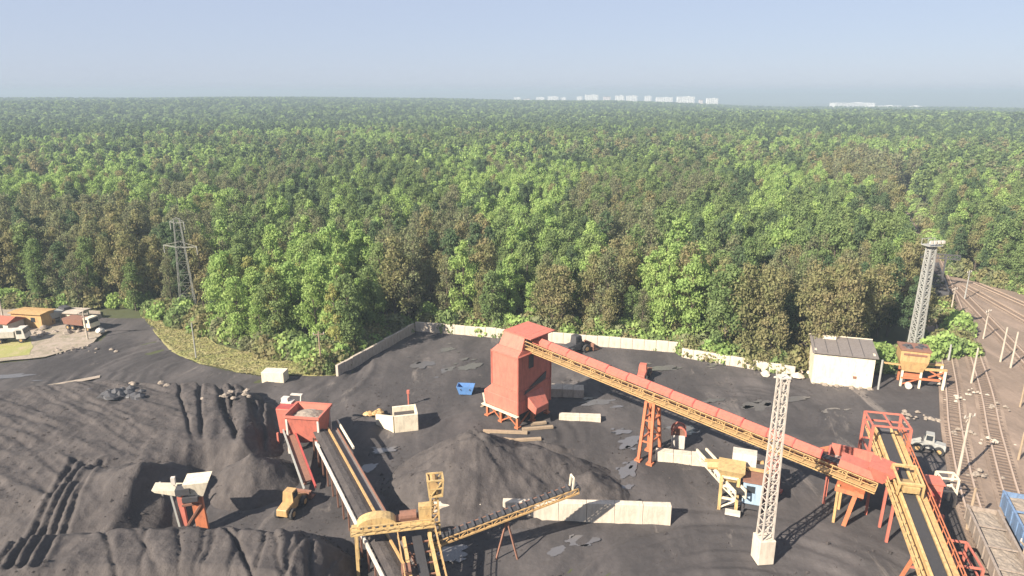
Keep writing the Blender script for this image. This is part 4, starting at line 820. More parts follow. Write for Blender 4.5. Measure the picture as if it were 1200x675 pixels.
def crusher():
    """cream machinery and the pale blue cabin right of the low wall"""
    c = G(848, 560); t = thing('crusher_plant', 'cream and yellow crushing machine with sloping belt beside the blue cabin', 'machine', (c.x, c.y, 0))
    a = G(822, 528, 2.6); b_ = G(868, 578, 3.2); F2 = frame_line(a, b_); L = (b_ - a).length
    mb = MB(F2); mb.box((L / 2, 0, 0), (L, 0.9, 0.15)); obj('belt', mb, M['belt'], t)
    for s in (-1, 1): mb = MB(F2); truss_side(mb, L, s * 0.6, -0.7, 0.2, 8, 0.12); mb.beam((0, s * 0.6, 0.1), (L, s * 0.6, 0.1), 0.2, 0.4); obj('truss', mb, M['cream'], t)
    p0 = G(852, 598); F_ = frame((p0.x, p0.y, 0), R(-20))
    for x, y in ((-0.9, 0), (0.9, 0.0), (-0.9, 2.2), (0.9, 2.2)):
        mb = MB(F_); mb.beam((x, y, -0.1), (x, y, 4.2), 0.34); obj('leg', mb, M['yellow'], t)
    mb = MB(F_)
    for z in (1.5, 3.0, 4.1): mb.beam((-0.9, 0, z), (0.9, 0, z), 0.22); mb.beam((-0.9, 2.2, z), (0.9, 2.2, z), 0.22); mb.beam((-0.9, 0, z), (-0.9, 2.2, z), 0.2); mb.beam((0.9, 0, z), (0.9, 2.2, z), 0.2)
    mb.beam((-0.9, -0.02, 0.2), (0.9, -0.02, 1.5), 0.14); mb.beam((0.9, -0.04, 1.5), (-0.9, -0.04, 3.0), 0.14); obj('brace', mb, M['cream'], t)
    mb = MB(F_); mb.hexa([(-0.6, 0.5, 3.3), (0.6, 0.5, 3.3), (0.6, 1.7, 3.3), (-0.6, 1.7, 3.3)], [(-1.4, -0.3, 5.0), (1.5, -0.3, 5.0), (1.5, 2.6, 5.0), (-1.4, 2.6, 5.0)]); obj('hopper', mb, M['yellow'], t)
    mb = MB(F_); mb.box((1.3, 3.6, 4.9), (2.6, 1.4, 1.6)); obj('housing', mb, M['white'], t); mb = MB(F_); mb.box((2.0, 2.2, 4.4), (4.2, 0.3, 0.3)); mb.beam((-3, 3.8, 3.6), (3.4, 3.8, 4.6), 0.3); mb.tube((-2.6, 3.2, 3.4), (-0.4, 3.2, 3.8), 0.5, n=10); obj('frame', mb, M['ochre'], t)
    mb = MB(F_); mb.box((0.6, -0.9, 0.4), (1.6, 0.8, 0.3)); obj('foot', mb, M['white'], t)
    q = G(879, 600); t2 = thing('drive_cabin', 'pale blue steel cabin on a frame next to the lattice mast', 'cabin', (q.x, q.y, 0)); F3 = frame((q.x, q.y, 0), R(-20))
    mb = MB(F3); mb.box((0, 0.5, 2.6), (2.0, 2.0, 2.7)); obj('body', mb, M['blue_pale'], t2, bevel=0.05)
    mb = MB(F3); mb.box((0.1, 0.5, 4.05), (2.4, 2.4, 0.18)); obj('roof', mb, M['rust'], t2)
    mb = MB(F3); mb.box((-0.2, -0.52, 3.1), (0.9, 0.06, 0.8)); obj('window', mb, M['glass'], t2)
    for x in (-0.85, 0.85):
        for y in (-0.3, 1.3): mb = MB(F3); mb.beam((x, y, -0.1), (x, y, 1.3), 0.22); obj('leg', mb, M['dark'], t2)
    mb = MB(F3); mb.box((0, 0.3, 0.9), (1.5, 1.1, 0.8)); obj('gearbox', mb, M['dark'], t2)
crusher()
def feed_box():
    """red box at the lower end of the red conveyor"""
    c = G(985, 580); t = thing('receiving_hopper', 'red receiving hopper with white lining at the foot of the long red conveyor', 'hopper', (c.x, c.y + 4, 0)); F_ = frame((37.8, 67.6, 0), R(-30))
    mb = MB(F_); mb.box((0, 1.1, 5.7), (4.6, 0.2, 2.0)); mb.box((-2.4, 0, 5.6), (0.2, 2.4, 1.6)); mb.box((2.3, 0, 5.7), (0.2, 2.4, 1.9)); mb.box((0, -1.1, 5.1), (4.6, 0.2, 0.9)); obj('side_wall', mb, M['red'], t)
    mb = MB(F_); mb.hexa([(-1.0, -0.6, 4.0), (1.0, -0.6, 4.0), (1.0, 0.6, 4.0), (-1.0, 0.6, 4.0)], [(-2.28, -0.98, 5.4), (2.18, -0.98, 5.4), (2.18, 0.98, 5.4), (-2.28, 0.98, 5.4)]); obj('lining', mb, M['galv'], t)
    mb = MB(F_); mb.hexa([(-5.2, -0.9, 4.6), (-2.52, -1.0, 4.8), (-2.52, 1.1, 4.8), (-5.2, 0.9, 4.6)], [(-4.9, -0.6, 5.2), (-2.52, -1.0, 6.3), (-2.52, 1.1, 6.3), (-4.9, 0.8, 5.2)]); obj('hood', mb, M['orange'], t)
    for x in (-2.2, 2.1):
        for y in (-0.9, 0.9): mb = MB(F_); mb.beam((x, y, -0.1), (x, y, 4.8), 0.26); obj('leg', mb, M['red'], t)
feed_box()

# ------------------------------------------------------------------ masts, pylon, poles
def lattice(t, base, h, r0, r1, n, mat, lw=0.14, bw=0.08, rz=0.0, leg='leg', brace='brace', single=False):
    F_ = frame(base, rz); cs = [(-1, -1), (1, -1), (1, 1), (-1, 1)]
    for sx, sy in cs: mb = MB(F_); mb.beam((sx * r0, sy * r0, 0), (sx * r1, sy * r1, h), lw); obj(leg, mb, mat, t)
    mb = MB(F_)
    for k in range(n):
        z0 = h * k / n; z1 = h * (k + 1) / n; a = r0 + (r1 - r0) * k / n; c = r0 + (r1 - r0) * (k + 1) / n
        for i in range(4):
            u, v = cs[i], cs[(i + 1) % 4]
            mb.beam((u[0] * a, u[1] * a, z0), (v[0] * c, v[1] * c, z1), bw); (None if single else mb.beam((v[0] * a, v[1] * a, z0), (u[0] * c, u[1] * c, z1), bw)); mb.beam((u[0] * c, u[1] * c, z1), (v[0] * c, v[1] * c, z1), bw)
    obj(brace, mb, mat, t)
def masts():
    p = G(893, 655); t = thing('lattice_mast', 'tall pale lattice mast on a concrete block at the lower right of centre', 'lattice mast', (p.x, p.y, 0))
    mb = MB(frame((p.x, p.y, 0), R(6))); mb.box((0, 0, 1.25), (1.65, 1.65, 2.7)); obj('concrete_base', mb, M['concrete_pale'], t, bevel=0.05)
    lattice(t, (p.x, p.y, 2.3), 17.4, 0.56, 0.36, 15, M['mast_steel'], 0.15, 0.07, R(6), single=True)
    mb = MB(frame((p.x, p.y, 0), R(6))); mb.box((0, 0, 19.75), (1.0, 1.0, 0.12)); handrail_h = 0.8
    for sx in (-1, 1):
        for sy in (-1, 1): mb.beam((sx * 0.46, sy * 0.46, 19.7), (sx * 0.46, sy * 0.46, 20.3), 0.07)
    obj('platform', mb, M['white'], t)
    p = Vector((72.6, 115.5, 0)); t = thing('floodlight_mast', 'tall grey floodlight mast with lamp platform behind the yellow silo', 'floodlight mast', p)
    lattice(t, p, 19.5, 0.75, 0.48, 16, M['galv'], 0.26, 0.13, R(10))
    mb = MB(frame(p, R(10))); mb.box((0, 0, 19.6), (2.6, 2.0, 0.16))
    for sx in (-1.25, 0, 1.25):
        for sy in (-0.95, 0.95): mb.beam((sx, sy, 19.6), (sx, sy, 20.7), 0.08)
    for sy in (-0.95, 0.95): mb.beam((-1.25, sy, 20.6), (1.25, sy, 20.6), 0.08)
    pl = obj('platform', mb, M['galv'], t)
    for k, x in enumerate((-1.2, -0.4, 0.4, 1.2)): mb = MB(frame(p, R(10))); mb.box((x, -1.1, 20.3), (0.5, 0.3, 0.5)); obj('floodlight', mb, M['white'], t)
    p = Vector((-67.6, 136, 0)); t = thing('power_pylon', 'pale lattice power pylon rising from the trees on the left', 'power pylon', p)
    lattice(t, p, 20.5, 1.5, 0.55, 9, M['pylon'], 0.12, 0.045, R(20), single=True)
    for z, wd in ((14.6, 3.9), (19.6, 1.6)):
        mb = MB(frame(p, R(-12)))
        for s in (-1, 1): mb.beam((0, -0.5, z), (s * wd, 0, z + 0.3), 0.07); mb.beam((0, 0.5, z), (s * wd, 0, z + 0.3), 0.07); mb.beam((0, 0, z + 1.2), (s * wd, 0, z + 0.35), 0.06)
        ar = obj('cross_arm', mb, M['pylon'], t)
        mb = MB(frame(p, R(-12)))
        for s in (-1, 1): mb.tube((s * wd * 0.98, 0, z + 0.3), (s * wd * 0.98, 0, z - 1.3), 0.09, n=6)
        obj('insulator', mb, M['galv'], ar)
masts()
def pole(label, px, py, h, mat, arm=True, rz=0.0, r=0.16, name='utility_pole'):
    c = G(px, py); t = thing(name, label, 'pole', (c.x, c.y, 0), None)
    mb = MB(); mb.tube((c.x, c.y, -0.1), (c.x, c.y, h), r, r * 0.7, 8); obj('post', mb, mat, t)
    if arm:
        F_ = frame((c.x, c.y, 0), rz); mb = MB(F_); mb.beam((-0.9, 0, h - 0.5), (0.9, 0, h - 0.5), 0.12); mb.beam((-0.5, 0, h - 1.1), (0, 0, h - 0.5), 0.07); obj('cross_arm', mb, mat, t)
        mb = MB(F_)
        for s in (-0.8, 0, 0.8): mb.tube((s, 0, h - 0.45), (s, 0, h - 0.15), 0.07, n=6)
        obj('insulator', mb, M['white'], t)
    return t
pole('pale concrete pole between the rail tracks and the yellow conveyor head, with lamp arms', 1122, 560, 8.6, M['concrete'], True, R(20), 0.19)
pole('shorter bare wooden pole left of the gravel wagon', 1133, 622, 5.2, M['wood'], False, 0, 0.19)
pole('concrete pole beside the tracks right of the yellow silo frame', 1138, 450, 6.2, M['concrete'], False, 0, 0.18)
pole('left one of two concrete poles standing together near the right edge', 1172, 425, 6.5, M['concrete'], False, 0, 0.18)
pole('right one of two concrete poles standing together near the right edge', 1184, 432, 6.6, M['concrete'], False, 0, 0.18)
pole('short pale post beside the tracks just beyond the yellow silo frame', 1111, 424, 3.2, M['galv'], False, 0, 0.2)
pole('low post among the tracks at the right edge of the rail yard', 1193, 540, 4.0, M['wood'], False, 0, 0.16)
pole('wooden utility pole with double arm at the forest edge near the grey wall', 377, 436, 7.2, M['wood'], True, R(10), 0.16)
pole('thin pale pole on the grass verge left of the bright green trees', 230, 420, 6.6, M['galv'], False, 0, 0.13)
pole('pale pole standing beside the coal road near the gravel lot', 103, 398, 5.6, M['concrete'], True, R(0), 0.16)
pole('pale pole at the far left among the sheds below the forest', 4, 374, 8.0, M['concrete'], False, 0, 0.16)
pole('thin pole by the first track just before the forest entrance', 1113, 372, 6.5, M['concrete'], True, R(30), 0.15)
pole('thin dark pole between the tracks near the forest entrance', 1130, 352, 7.0, M['galv'], True, R(30), 0.15)
pole('slim concrete pole standing alone between the middle tracks at the right', 1152, 398, 6.0, M['concrete'], True, R(30), 0.15)
pole('short wooden post nearest the right edge above the blue wagon', 1195, 478, 4.5, M['wood'], False, 0, 0.15)
pole('leaning timber post on the ground by the gravel wagon front', 1192, 682, 4.4, M['wood'], True, R(80), 0.16)

# ------------------------------------------------------------------ buildings
def white_house():
    a = Vector((48.2, 101.6, 0)); b_ = Vector((56.6, 99.0, 0)); t = thing('pump_house', 'small cream white house with dark flat tar roof beside the yellow silo', 'house', a); F_ = frame_xy(a, b_ - a); L = (b_ - a).length; D = 5.6; h = 5.2
    for nm, c, d in (('front_wall', (L / 2, 0.15, h / 2 - .1), (L, 0.3, h + .2)), ('side_wall', (L - 0.15, D / 2, h / 2 + .1), (0.3, D - 0.62, h + .6)), ('side_wall', (0.15, D / 2, h / 2 + .1), (0.3, D - 0.62, h + .6)), ('back_wall', (L / 2, D - 0.15, h / 2 + 0.2), (L, 0.3, h + 0.8))):
        mb = MB(F_); mb.box(c, d); obj(nm, mb, M['cream'], t)
    mb = MB(F_); mb.hexa([(-0.35, -0.4, h + 0.02), (L + 0.35, -0.4, h + 0.02), (L + 0.35, D + 0.3, h + 0.85), (-0.35, D + 0.3, h + 0.85)], [(-0.35, -0.4, h + 0.2), (L + 0.35, -0.4, h + 0.2), (L + 0.35, D + 0.3, h + 1.03), (-0.35, D + 0.3, h + 1.03)]); rf = obj('roof', mb, M['roof'], t)
    mb = MB(F_); mb.beam((-0.4, D + 0.34, h + 1.0), (L + 0.4, D + 0.34, h + 1.0), 0.12, 0.3); mb.box((2.6, D - 0.6, h + 1.05), (2.0, 0.6, 0.5)); obj('parapet', mb, M['cream'], rf)
    mb = MB(F_)
    for k in range(5): mb.beam((L * k / 5 + .1, -0.4, h + 0.21), (L * k / 5 + .1, D + 0.28, h + 1.04), 0.07, 0.05)
    obj('roof_seam', mb, M['dark'], rf)
    mb = MB(F_); mb.box((L - 0.02, 2.5, 1.1), (0.1, 1.1, 2.2)); obj('door', mb, M['wood'], t)
    mb = MB(F_); mb.box((L - 0.02, 4.2, 2.6), (0.1, 0.9, 1.0)); obj('window', mb, M['glass'], t)
    mb = MB(F_); mb.box((6.2, -0.03, 1.7), (0.5, 0.12, 0.4)); obj('vent', mb, M['rust'], t)
    mb = MB(F_)
    for k in range(16): mb.rock((random.uniform(0, L), random.uniform(-0.9, -0.1), 0.1), random.uniform(0.2, 0.5), seed=400 + k)
    obj('plinth_rubble', mb, M['rubble'], t)
    mb = MB(); q = F_ @ Vector((L + 1.0, 0.2, 0)); mb.tube(q, q + Vector((0, 0, 5.0)), 0.16, n=8); tag(obj('drain_pipe', mb, M['galv']), 'thin pale standing pipe at the right corner of the white house', 'pipe')
white_house()
def silo():
    c = Vector((63.6, 101.0, 0)); t = thing('storage_silo', 'yellow tapered storage bin on legs right of the white house', 'silo', c); F_ = frame(c, R(-20))
    mb = MB(F_); mb.hexa([(-1.5, -1.3, 2.6), (1.3, -1.3, 2.6), (1.3, 1.3, 2.6), (-1.5, 1.3, 2.6)], [(-2.1, -1.7, 4.4), (1.9, -1.7, 4.4), (1.9, 1.7, 4.4), (-2.1, 1.7, 4.4)]); mb.box((-0.1, 0, 5.3), (4.0, 3.4, 1.8)); obj('body', mb, M['ochre'], t)
    mb = MB(F_); mb.box((-0.1, 0, 6.3), (4.3, 3.7, 0.22)); mb.box((-0.1, -1.76, 5.6), (3.2, 0.08, 0.3)); obj('rim', mb, M['rust'], t)
    mb = MB(F_)
    for k in range(9): mb.rock((random.uniform(-1.6, 1.5), random.uniform(-1.3, 1.3), 6.45), random.uniform(0.3, 0.6), seed=440 + k)
    obj('top_load', mb, M['dark'], t)
    for x, y in ((-1.4, -1.2), (1.2, -1.2), (-1.4, 1.2), (1.2, 1.2)): mb = MB(F_); mb.beam((x, y, -0.1), (x, y, 2.7), 0.3); obj('leg', mb, M['cream'] if y < 0 else M['orange'], t)
    mb = MB(F_); mb.beam((-1.5, -1.25, 1.5), (3.9, -1.25, 1.7), 0.3); mb.box((-0.1, -0.3, 1.8), (2.4, 1.6, 0.8)); mb.beam((-1.4, -1.2, 0.3), (1.2, -1.2, 1.6), 0.16); obj('chute_frame', mb, M['orange'], t)
    mb = MB(F_); mb.beam((-1.8, -1.3, 3.6), (-4.5, -1.2, 3.6), 0.24); mb.beam((1.6, -1.3, 3.3), (4.6, -1.3, 3.5), 0.34); mb.beam((1.6, 1.1, 3.3), (4.6, 1.1, 3.5), 0.3); obj('side_beam', mb, M['ochre'], t)
    for y in (-1.3, 1.1): mb = MB(F_); mb.beam((4.4, y, -0.1), (4.4, y, 3.4), 0.34); obj('outer_leg', mb, M['cream'], t)
    mb = MB(F_); mb.beam((2.2, -1.3, 2.0), (4.4, -1.3, 3.2), 0.2); mb.beam((2.2, -1.3, 3.2), (4.4, -1.3, 2.0), 0.2); obj('brace', mb, M['orange'], t)
    mb = MB(F_); mb.tube((-0.4, -2.2, 0.5), (-0.4, -1.6, 0.5), 0.5, n=12); obj('wheel', mb, M['white'], t)
silo()
def shed(label, px, py, L, D, h, rz, wall, roof, name='workshop_shed', flat=False):
    c = G(px, py); t = thing(name, label, 'shed', (c.x, c.y, 0)); F_ = frame((c.x, c.y, 0), rz)
    mb = MB(F_); mb.box((0, D / 2, h / 2), (L, D, h)); obj('wall', mb, wall, t)
    mb = MB(F_)
    rise = 0.25 if flat else 1.0
    mb.prism([(-0.4, h), (D + 0.4, h), (D + 0.4, h + 0.12), (D / 2, h + rise), (-0.4, h + 0.12)], -L / 2 - 0.3, L / 2 + 0.3); obj('roof', mb, roof, t)
    mb = MB(F_); mb.box((L * 0.22, -0.02, h * 0.6), (0.9, 0.1, 0.9)); w0 = obj('window', mb, M['glass'], t)
    mb = MB(F_); mb.box((-L * 0.25, -0.02, h * 0.4), (1.2, 0.1, h * 0.8)); obj('door', mb, M['wood'], t)
    return t
shed('low yellow shed with flat yellow roof at the far left compound', 33, 384, 6.8, 3.2, 2.9, R(-10), M['ochre'], M['ochre'], flat=True)
shed('low building with red tiled roof at the left edge of the picture', -4, 390, 6, 3.5, 2.0, R(-12), M['white'], M['brick'])
shed('cream hut with pale roof behind the yellow shed', 82, 378, 4.2, 3, 2.0, R(-8), M['cream'], M['concrete'], flat=True)
def truck(label, px, py, rz, cabm, bodym, name='dump_truck'):
    c = G(px, py); t = thing(name, label, 'truck', (c.x, c.y, 0.1)); F_ = frame((c.x, c.y, 0.1), rz)
    mb = MB(F_); mb.box((0, 0, 0.85), (6.4, 1.0, 0.3)); obj('chassis', mb, M['dark'], t)
    mb = MB(F_); mb.hexa([(1.7, -1.15, 0.8), (3.3, -1.15, 0.8), (3.3, 1.15, 0.8), (1.7, 1.15, 0.8)], [(1.7, -1.1, 2.7), (3.0, -1.1, 2.7), (3.0, 1.1, 2.7), (1.7, 1.1, 2.7)]); cb = obj('cab', mb, cabm, t)
    mb = MB(F_); mb.box((3.17, 0, 2.1), (0.1, 1.9, 0.8)); [mb.box((2.3, s * 1.13, 2.1), (0.8, 0.08, 0.7)) for s in (-1, 1)]; obj('window', mb, M['glass'], cb)
    mb = MB(F_); mb.hexa([(-3.2, -1.1, 1.1), (1.4, -1.1, 1.1), (1.4, 1.1, 1.1), (-3.2, 1.1, 1.1)], [(-3.4, -1.25, 2.3), (1.5, -1.25, 2.3), (1.5, 1.25, 2.3), (-3.4, 1.25, 2.3)]); obj('tipper_body', mb, bodym, t)
    for x in (2.4, -1.2, -2.4):
        for y in (-0.95, 0.95): wheel(t, F_, x, y, 0.5, 0.35)
truck('dark-bodied tipper truck parked between the yellow shed and the cream hut', 64, 378, R(60), M['dark'], M['galv'])
truck('white lorry parked at the left edge in front of the yellow shed', 12, 401, R(10), M['white'], M['white'])
truck('cream lorry with brown load beside the cream hut', 97, 386, R(-15), M['cream'], M['rust'])
rubble('pale building rubble spread over the gravel lot beside the coal road', 85, 412, 18, 2.4, 0.32, M['rubble'], 0, 11)
rubble('brown stacked scrap in front of the yellow shed', 45, 392, 16, 3.4, 0.7, M['rubble'], 0, 12)
rubble('small white sacks on the edge of the coal road', 116, 392, 4, 0.6, 0.8, M['white'], 0, 13)

# ------------------------------------------------------------------ railway
def spline(pts, n=14):
    P_ = [Vector((*p, 0)) for p in pts]; out = []
    for i in range(len(P_) - 1):
        p0 = P_[max(i - 1, 0)]; p1 = P_[i]; p2 = P_[i + 1]; p3 = P_[min(i + 2, len(P_) - 1)]
        for k in range(n):
            t = k / n; out.append(0.5 * ((2 * p1) + (p2 - p0) * t + (2 * p0 - 5 * p1 + 4 * p2 - p3) * t * t + (3 * p1 - p0 - 3 * p2 + p3) * t ** 3))
    out.append(P_[-1]); return out
def strip(mb, pts, off, w_, z0, z1):
    L_, R_ = [], []
    for i, p in enumerate(pts):
        d = (pts[min(i + 1, len(pts) - 1)] - pts[max(i - 1, 0)]).normalized(); n = Vector((-d.y, d.x, 0)); L_.append(p + n * (off + w_ / 2)); R_.append(p + n * (off - w_ / 2))
    vs = [(p.x, p.y, z1) for p in L_] + [(p.x, p.y, z1) for p in R_] + [(p.x, p.y, z0) for p in L_] + [(p.x, p.y, z0) for p in R_]; n = len(pts); fs = []
    for i in range(n - 1): fs += [(i, n + i, n + i + 1, i + 1), (2 * n + i, i, i + 1, 2 * n + i + 1), (n + i, 3 * n + i, 3 * n + i + 1, n + i + 1)]
    mb.add(vs, fs)
TR = [[(43, 42), (50.0, 63), (60, 83), (72.5, 105), (100, 156), (126, 208), (162, 283)],
      [(47.0, 42), (54.2, 62), (64.7, 82), (77.2, 104), (103, 154), (130, 209), (166, 282)],
      [(55, 42), (64.5, 62), (75, 82), (87, 105), (106, 157)],
      [(70, 42), (81, 62), (92, 84), (100.5, 108), (109, 158)],
      [(86, 42), (97, 64), (106.5, 90), (111, 122), (113, 160)]]
for k, pts in enumerate(TR):
    sp = spline(pts); t = thing('railway_track', ['railway track nearest the coal yard, under the gravel wagon', 'second railway track from the coal yard, under the blue wagon', 'third railway track from the yard, empty brown rails', 'fourth railway track from the yard curving out of the picture at the right', 'outermost railway track close to the trees on the right'][k], 'railway track', (pts[0][0], pts[0][1], 0), 'tracks of the rail yard')
    mb = MB(); strip(mb, sp, 0, 3.4, 0.0, 0.22 + 0.004 * k); obj('ballast_bed', mb, M['ballast'], t)
    mb = MB(); acc = 0
    for a, b_ in zip(sp[:-1], sp[1:]):
        L = (b_ - a).length; d = (b_ - a) / L; m_ = int(L / 0.75)
        for j in range(m_): p = a + d * (j + .5) * L / m_; mb.box((p.x, p.y, 0.24), (0.26, 2.5, 0.14), math.atan2(d.y, d.x))
    o = obj('sleeper', mb, M['sleeper'], t, kind='stuff')
    for s in (-0.76, 0.76): mb = MB(); strip(mb, sp, s, 0.2, 0.28, 0.47); obj('rail', mb, M['rail'], t)
def wagon(label, c, d, L, W, h, mat, load, name='open_wagon'):
    t = thing(name, label, 'railway wagon', (c[0], c[1], 0.45)); F_ = frame_xy((c[0], c[1], 0.45), d)
    mb = MB(F_); mb.box((0, 0, 0.95), (L, W * 0.92, 0.3)); obj('underframe', mb, M['dark'], t)
    for s in (-1, 1):
        mb = MB(F_); mb.box((0, s * W / 2, 1.1 + h / 2), (L, 0.1, h)); sd = obj('side_wall', mb, mat, t)
        mb = MB(F_)
        for k in range(9): mb.box((-L / 2 + 0.1 + (L - 0.2) * k / 8, s * (W / 2 + 0.1), 1.1 + h / 2), (0.14, 0.1, h))
        mb.box((0, s * (W / 2 + 0.05), 1.1 + h + 0.02), (L, 0.24, 0.12)); obj('side_rib', mb, mat, sd)
        mb = MB(F_); mb.box((s * (L / 2 - 0.05), 0, 1.1 + h / 2), (0.1, W - 0.12, h - 0.02)); obj('end_wall', mb, mat, t)
        for x in (-L * 0.33, L * 0.33):
            mb = MB(F_)
            for dx in (-0.9, 0.9): mb.tube((x + dx, s * 0.7, 0.46), (x + dx, s * 0.86, 0.46), 0.46, n=12)
            obj('wheel', mb, M['rust'], t)
    for k in range(1, 4): mb = MB(F_); mb.box((-L / 2 + L * k / 4, 0, 1.1 + h * 0.93), (0.16, W - 0.14, 0.14)); obj('cross_bar', mb, mat, t)
    n, m_ = 40, 10; vs = []; mb = MB(F_)
    for j in range(m_ + 1):
        for i in range(n + 1):
            x = -L / 2 + 0.11 + (L - .22) * i / n; y = -W / 2 + 0.06 + (W - .12) * j / m_
            vs.append((x, y, 1.1 + h * 0.62 + 0.3 * (1 - (2 * y / W) ** 2) * (0.6 + 0.6 * noise.noise(Vector((x * 0.9, y, 3)))) + random.uniform(-.05, .05)))
    mb.add(vs, [(j * (n + 1) + i, j * (n + 1) + i + 1, (j + 1) * (n + 1) + i + 1, (j + 1) * (n + 1) + i) for j in range(m_) for i in range(n)]); obj('load', mb, load, t)
    mb = MB(F_)
    for s in (-1, 1):
        for y in (-0.8, 0.8): mb.tube((s * L / 2, y, 1.0), (s * (L / 2 + 0.55), y, 1.0), 0.14, n=8)
    obj('buffer', mb, M['dark'], t)
wagon('pale open goods wagon filled with grey gravel near the bottom right corner', (46.9, 55.9), (0.35, 0.937), 14, 2.7, 1.6, M['wagon_brown'], M['rubble'])
wagon('blue open goods wagon with grey load at the right edge', (51.9, 57.6), (0.37, 0.93), 15, 2.8, 1.9, M['blue_dull'], M['rubble'])
for k, (a, b_) in enumerate(((1142, 462), (1128, 508), (1160, 520), (1150, 560), (1120, 470), (1172, 480))): rubble(['pale stones round the foot of the concrete pole by the tracks', 'pale debris strip just left of the first rail track', 'brown scrap between the rail tracks above the wagons', 'brown scrap close in front of the gravel wagon', 'small pale stones on the coal ground right of the silo frame', 'pale stones between the two pairs of tracks'][k], a, b_, 9, 1.1, 0.3, M['concrete' if k % 2 == 0 else 'rubble'], 0.1, 60 + k)
# dark signal gantry and standing wagons where the tracks enter the forest
def signal_gantry():
    p = Vector((97.6, 156, 0)); t = thing('signal_gantry', 'dark steel gantry with red and white panel where the tracks enter the forest', 'signal gantry', p); F_ = frame_xy(p, (0.89, -0.45))
    for x in (-1.2, 3.6): mb = MB(F_); mb.beam((x, 0, -0.1), (x, 0, 8.6), 0.36); obj('post', mb, M['dark'], t)
    mb = MB(F_); truss_side(mb, 6.4, 0, 7.8, 8.8, 6, 0.16); obj('beam', mb, M['dark'], t)
    mb = MB(F_); mb.box((0.4, -0.2, 7.0), (2.2, 0.2, 0.9)); obj('signal_panel', mb, M['white'], t)
    mb = MB(F_); mb.box((0.2, -0.2, 5.9), (1.3, 0.2, 1.0)); obj('warning_panel', mb, M['red'], t)
signal_gantry()
wagon('dark open wagon standing on the nearest track at the forest entrance', (95.2, 146.6), (0.46, 0.888), 13, 2.8, 2.4, M['dark'], M['coal'])
wagon('dark open wagon standing between trees further up the forest track', (102.6, 161.2), (0.46, 0.888), 13, 2.8, 2.4, M['dark'], M['coal'])

# ------------------------------------------------------------------ trees
def leaf_cloud(mb_v, mb_f, pts, nrm, size, rr):
    """one bent quad per point, loosely facing its normal"""
    n = len(pts); a = rr.normal(size=(n, 3)); nn = nrm + 0.75 * rr.normal(size=(n, 3)); nn /= np.linalg.norm(nn, axis=1)[:, None]
    u = np.cross(nn, a); u /= np.linalg.norm(u, axis=1)[:, None]; v = np.cross(nn, u); s = size * rr.uniform(0.6, 1.3, (n, 1)); s2 = s * rr.uniform(0.6, 1.0, (n, 1))
    q = np.stack([pts - u * s - v * s2 * 0.4, pts + u * 0.2 * s - v * s2, pts + u * s + v * s2 * 0.3, pts - u * 0.2 * s + v * s2], 1).reshape(-1, 3)
    base = len(mb_v); mb_v.extend(q.tolist()); mb_f.extend((np.arange(n * 4).reshape(n, 4) + base).tolist())
def tree_parts(kind, seed, nleaf, leaf, h=15.0, wood=True):
    """trunk MB and crown (verts, faces) of one tree standing at the origin, height about h"""
    rr = np.random.default_rng(seed); R0 = {0: 3.6, 1: 3.7, 2: 3.3, 3: 3.5, 4: 3.6, 5: 3.2}[kind]; lo = {0: 0.12, 1: 0.17, 2: 0.14, 3: 0.2, 4: 0.14, 5: 0.1}[kind]
    tr = MB(); lean = rr.normal(0, 0.35, 2)
    tr.tube((0, 0, -0.4), (lean[0] * 0.4, lean[1] * 0.4, h * 0.45), 0.24, 0.17, 7); tr.tube((lean[0] * 0.4, lean[1] * 0.4, h * 0.45), (lean[0], lean[1], h * 0.88), 0.17, 0.05, 6)
    nl = int(rr.integers(13, 19)); lobes = []
    for k in range(nl):
        f = (k + 0.5) / nl; z = h * (lo + (0.93 - lo) * f); prof = (math.sin(math.pi * min(1, 0.18 + 0.78 * f)) ** 0.75) if kind != 2 else (1.05 - 0.72 * f)
        ang = k * 2.4 + rr.uniform(-0.5, 0.5); d = R0 * prof * rr.uniform(0.35, 0.8) * (0.3 if f > 0.92 else 1)
        c = np.array([math.cos(ang) * d + lean[0] * f, math.sin(ang) * d + lean[1] * f, z]); r = R0 * rr.uniform(0.32, 0.52) * (0.75 + 0.35 * prof)
        lobes.append((c, r)); 
        if wood:
            p0 = (lean[0] * f * 0.8, lean[1] * f * 0.8, z - r * 0.9 - d * 0.25); tr.tube(p0, tuple(c + np.array([0, 0, -0.1])), 0.09, 0.03, 5)
            if kind in (3, 4):
                for j in range(5 if kind == 3 else 3):
                    e = c + rr.normal(0, 0.6, 3) * r; e[2] += 0.4 * r; tr.tube(tuple(c), tuple(e), 0.05, 0.015, 4)
    V, F_ = [], []; wts = np.array([r ** 2 for _, r in lobes]); wts /= wts.sum(); 
    for (c, r), wt in zip(lobes, wts):
        n = max(6, int(nleaf * wt)); d = rr.normal(size=(n, 3)); d /= np.linalg.norm(d, axis=1)[:, None]; d[:, 2] = np.where(d[:, 2] < -0.45, -d[:, 2], d[:, 2])
        rad = r * (rr.uniform(0, 1, (n, 1)) ** 0.35) * (1 + 0.18 * rr.normal(size=(n, 1))); p = c + d * rad * np.array([1, 1, 0.82]); leaf_cloud(V, F_, p, d, leaf, rr)
    return tr, V, F_
def mesh_of(name, V, F_, mat):
    me = bpy.data.meshes.new(name); me.from_pydata(V, [], F_); me.materials.append(mat); return me
KIND_NAME = ['broadleaf_tree', 'broadleaf_tree', 'dense_tree', 'bare_tree', 'olive_tree', 'sapling_tree']
KIND_NAME = ['broadleaf_tree', 'broadleaf_tree', 'dense_tree', 'half_bare_tree', 'sparse_tree', 'young_tree']
KIND_LOOK = ['bright fresh green broadleaf tree', 'mid green broadleaf tree', 'dark green dense tree', 'grey brown half bare tree', 'sparse olive brown tree', 'light yellow green tree']
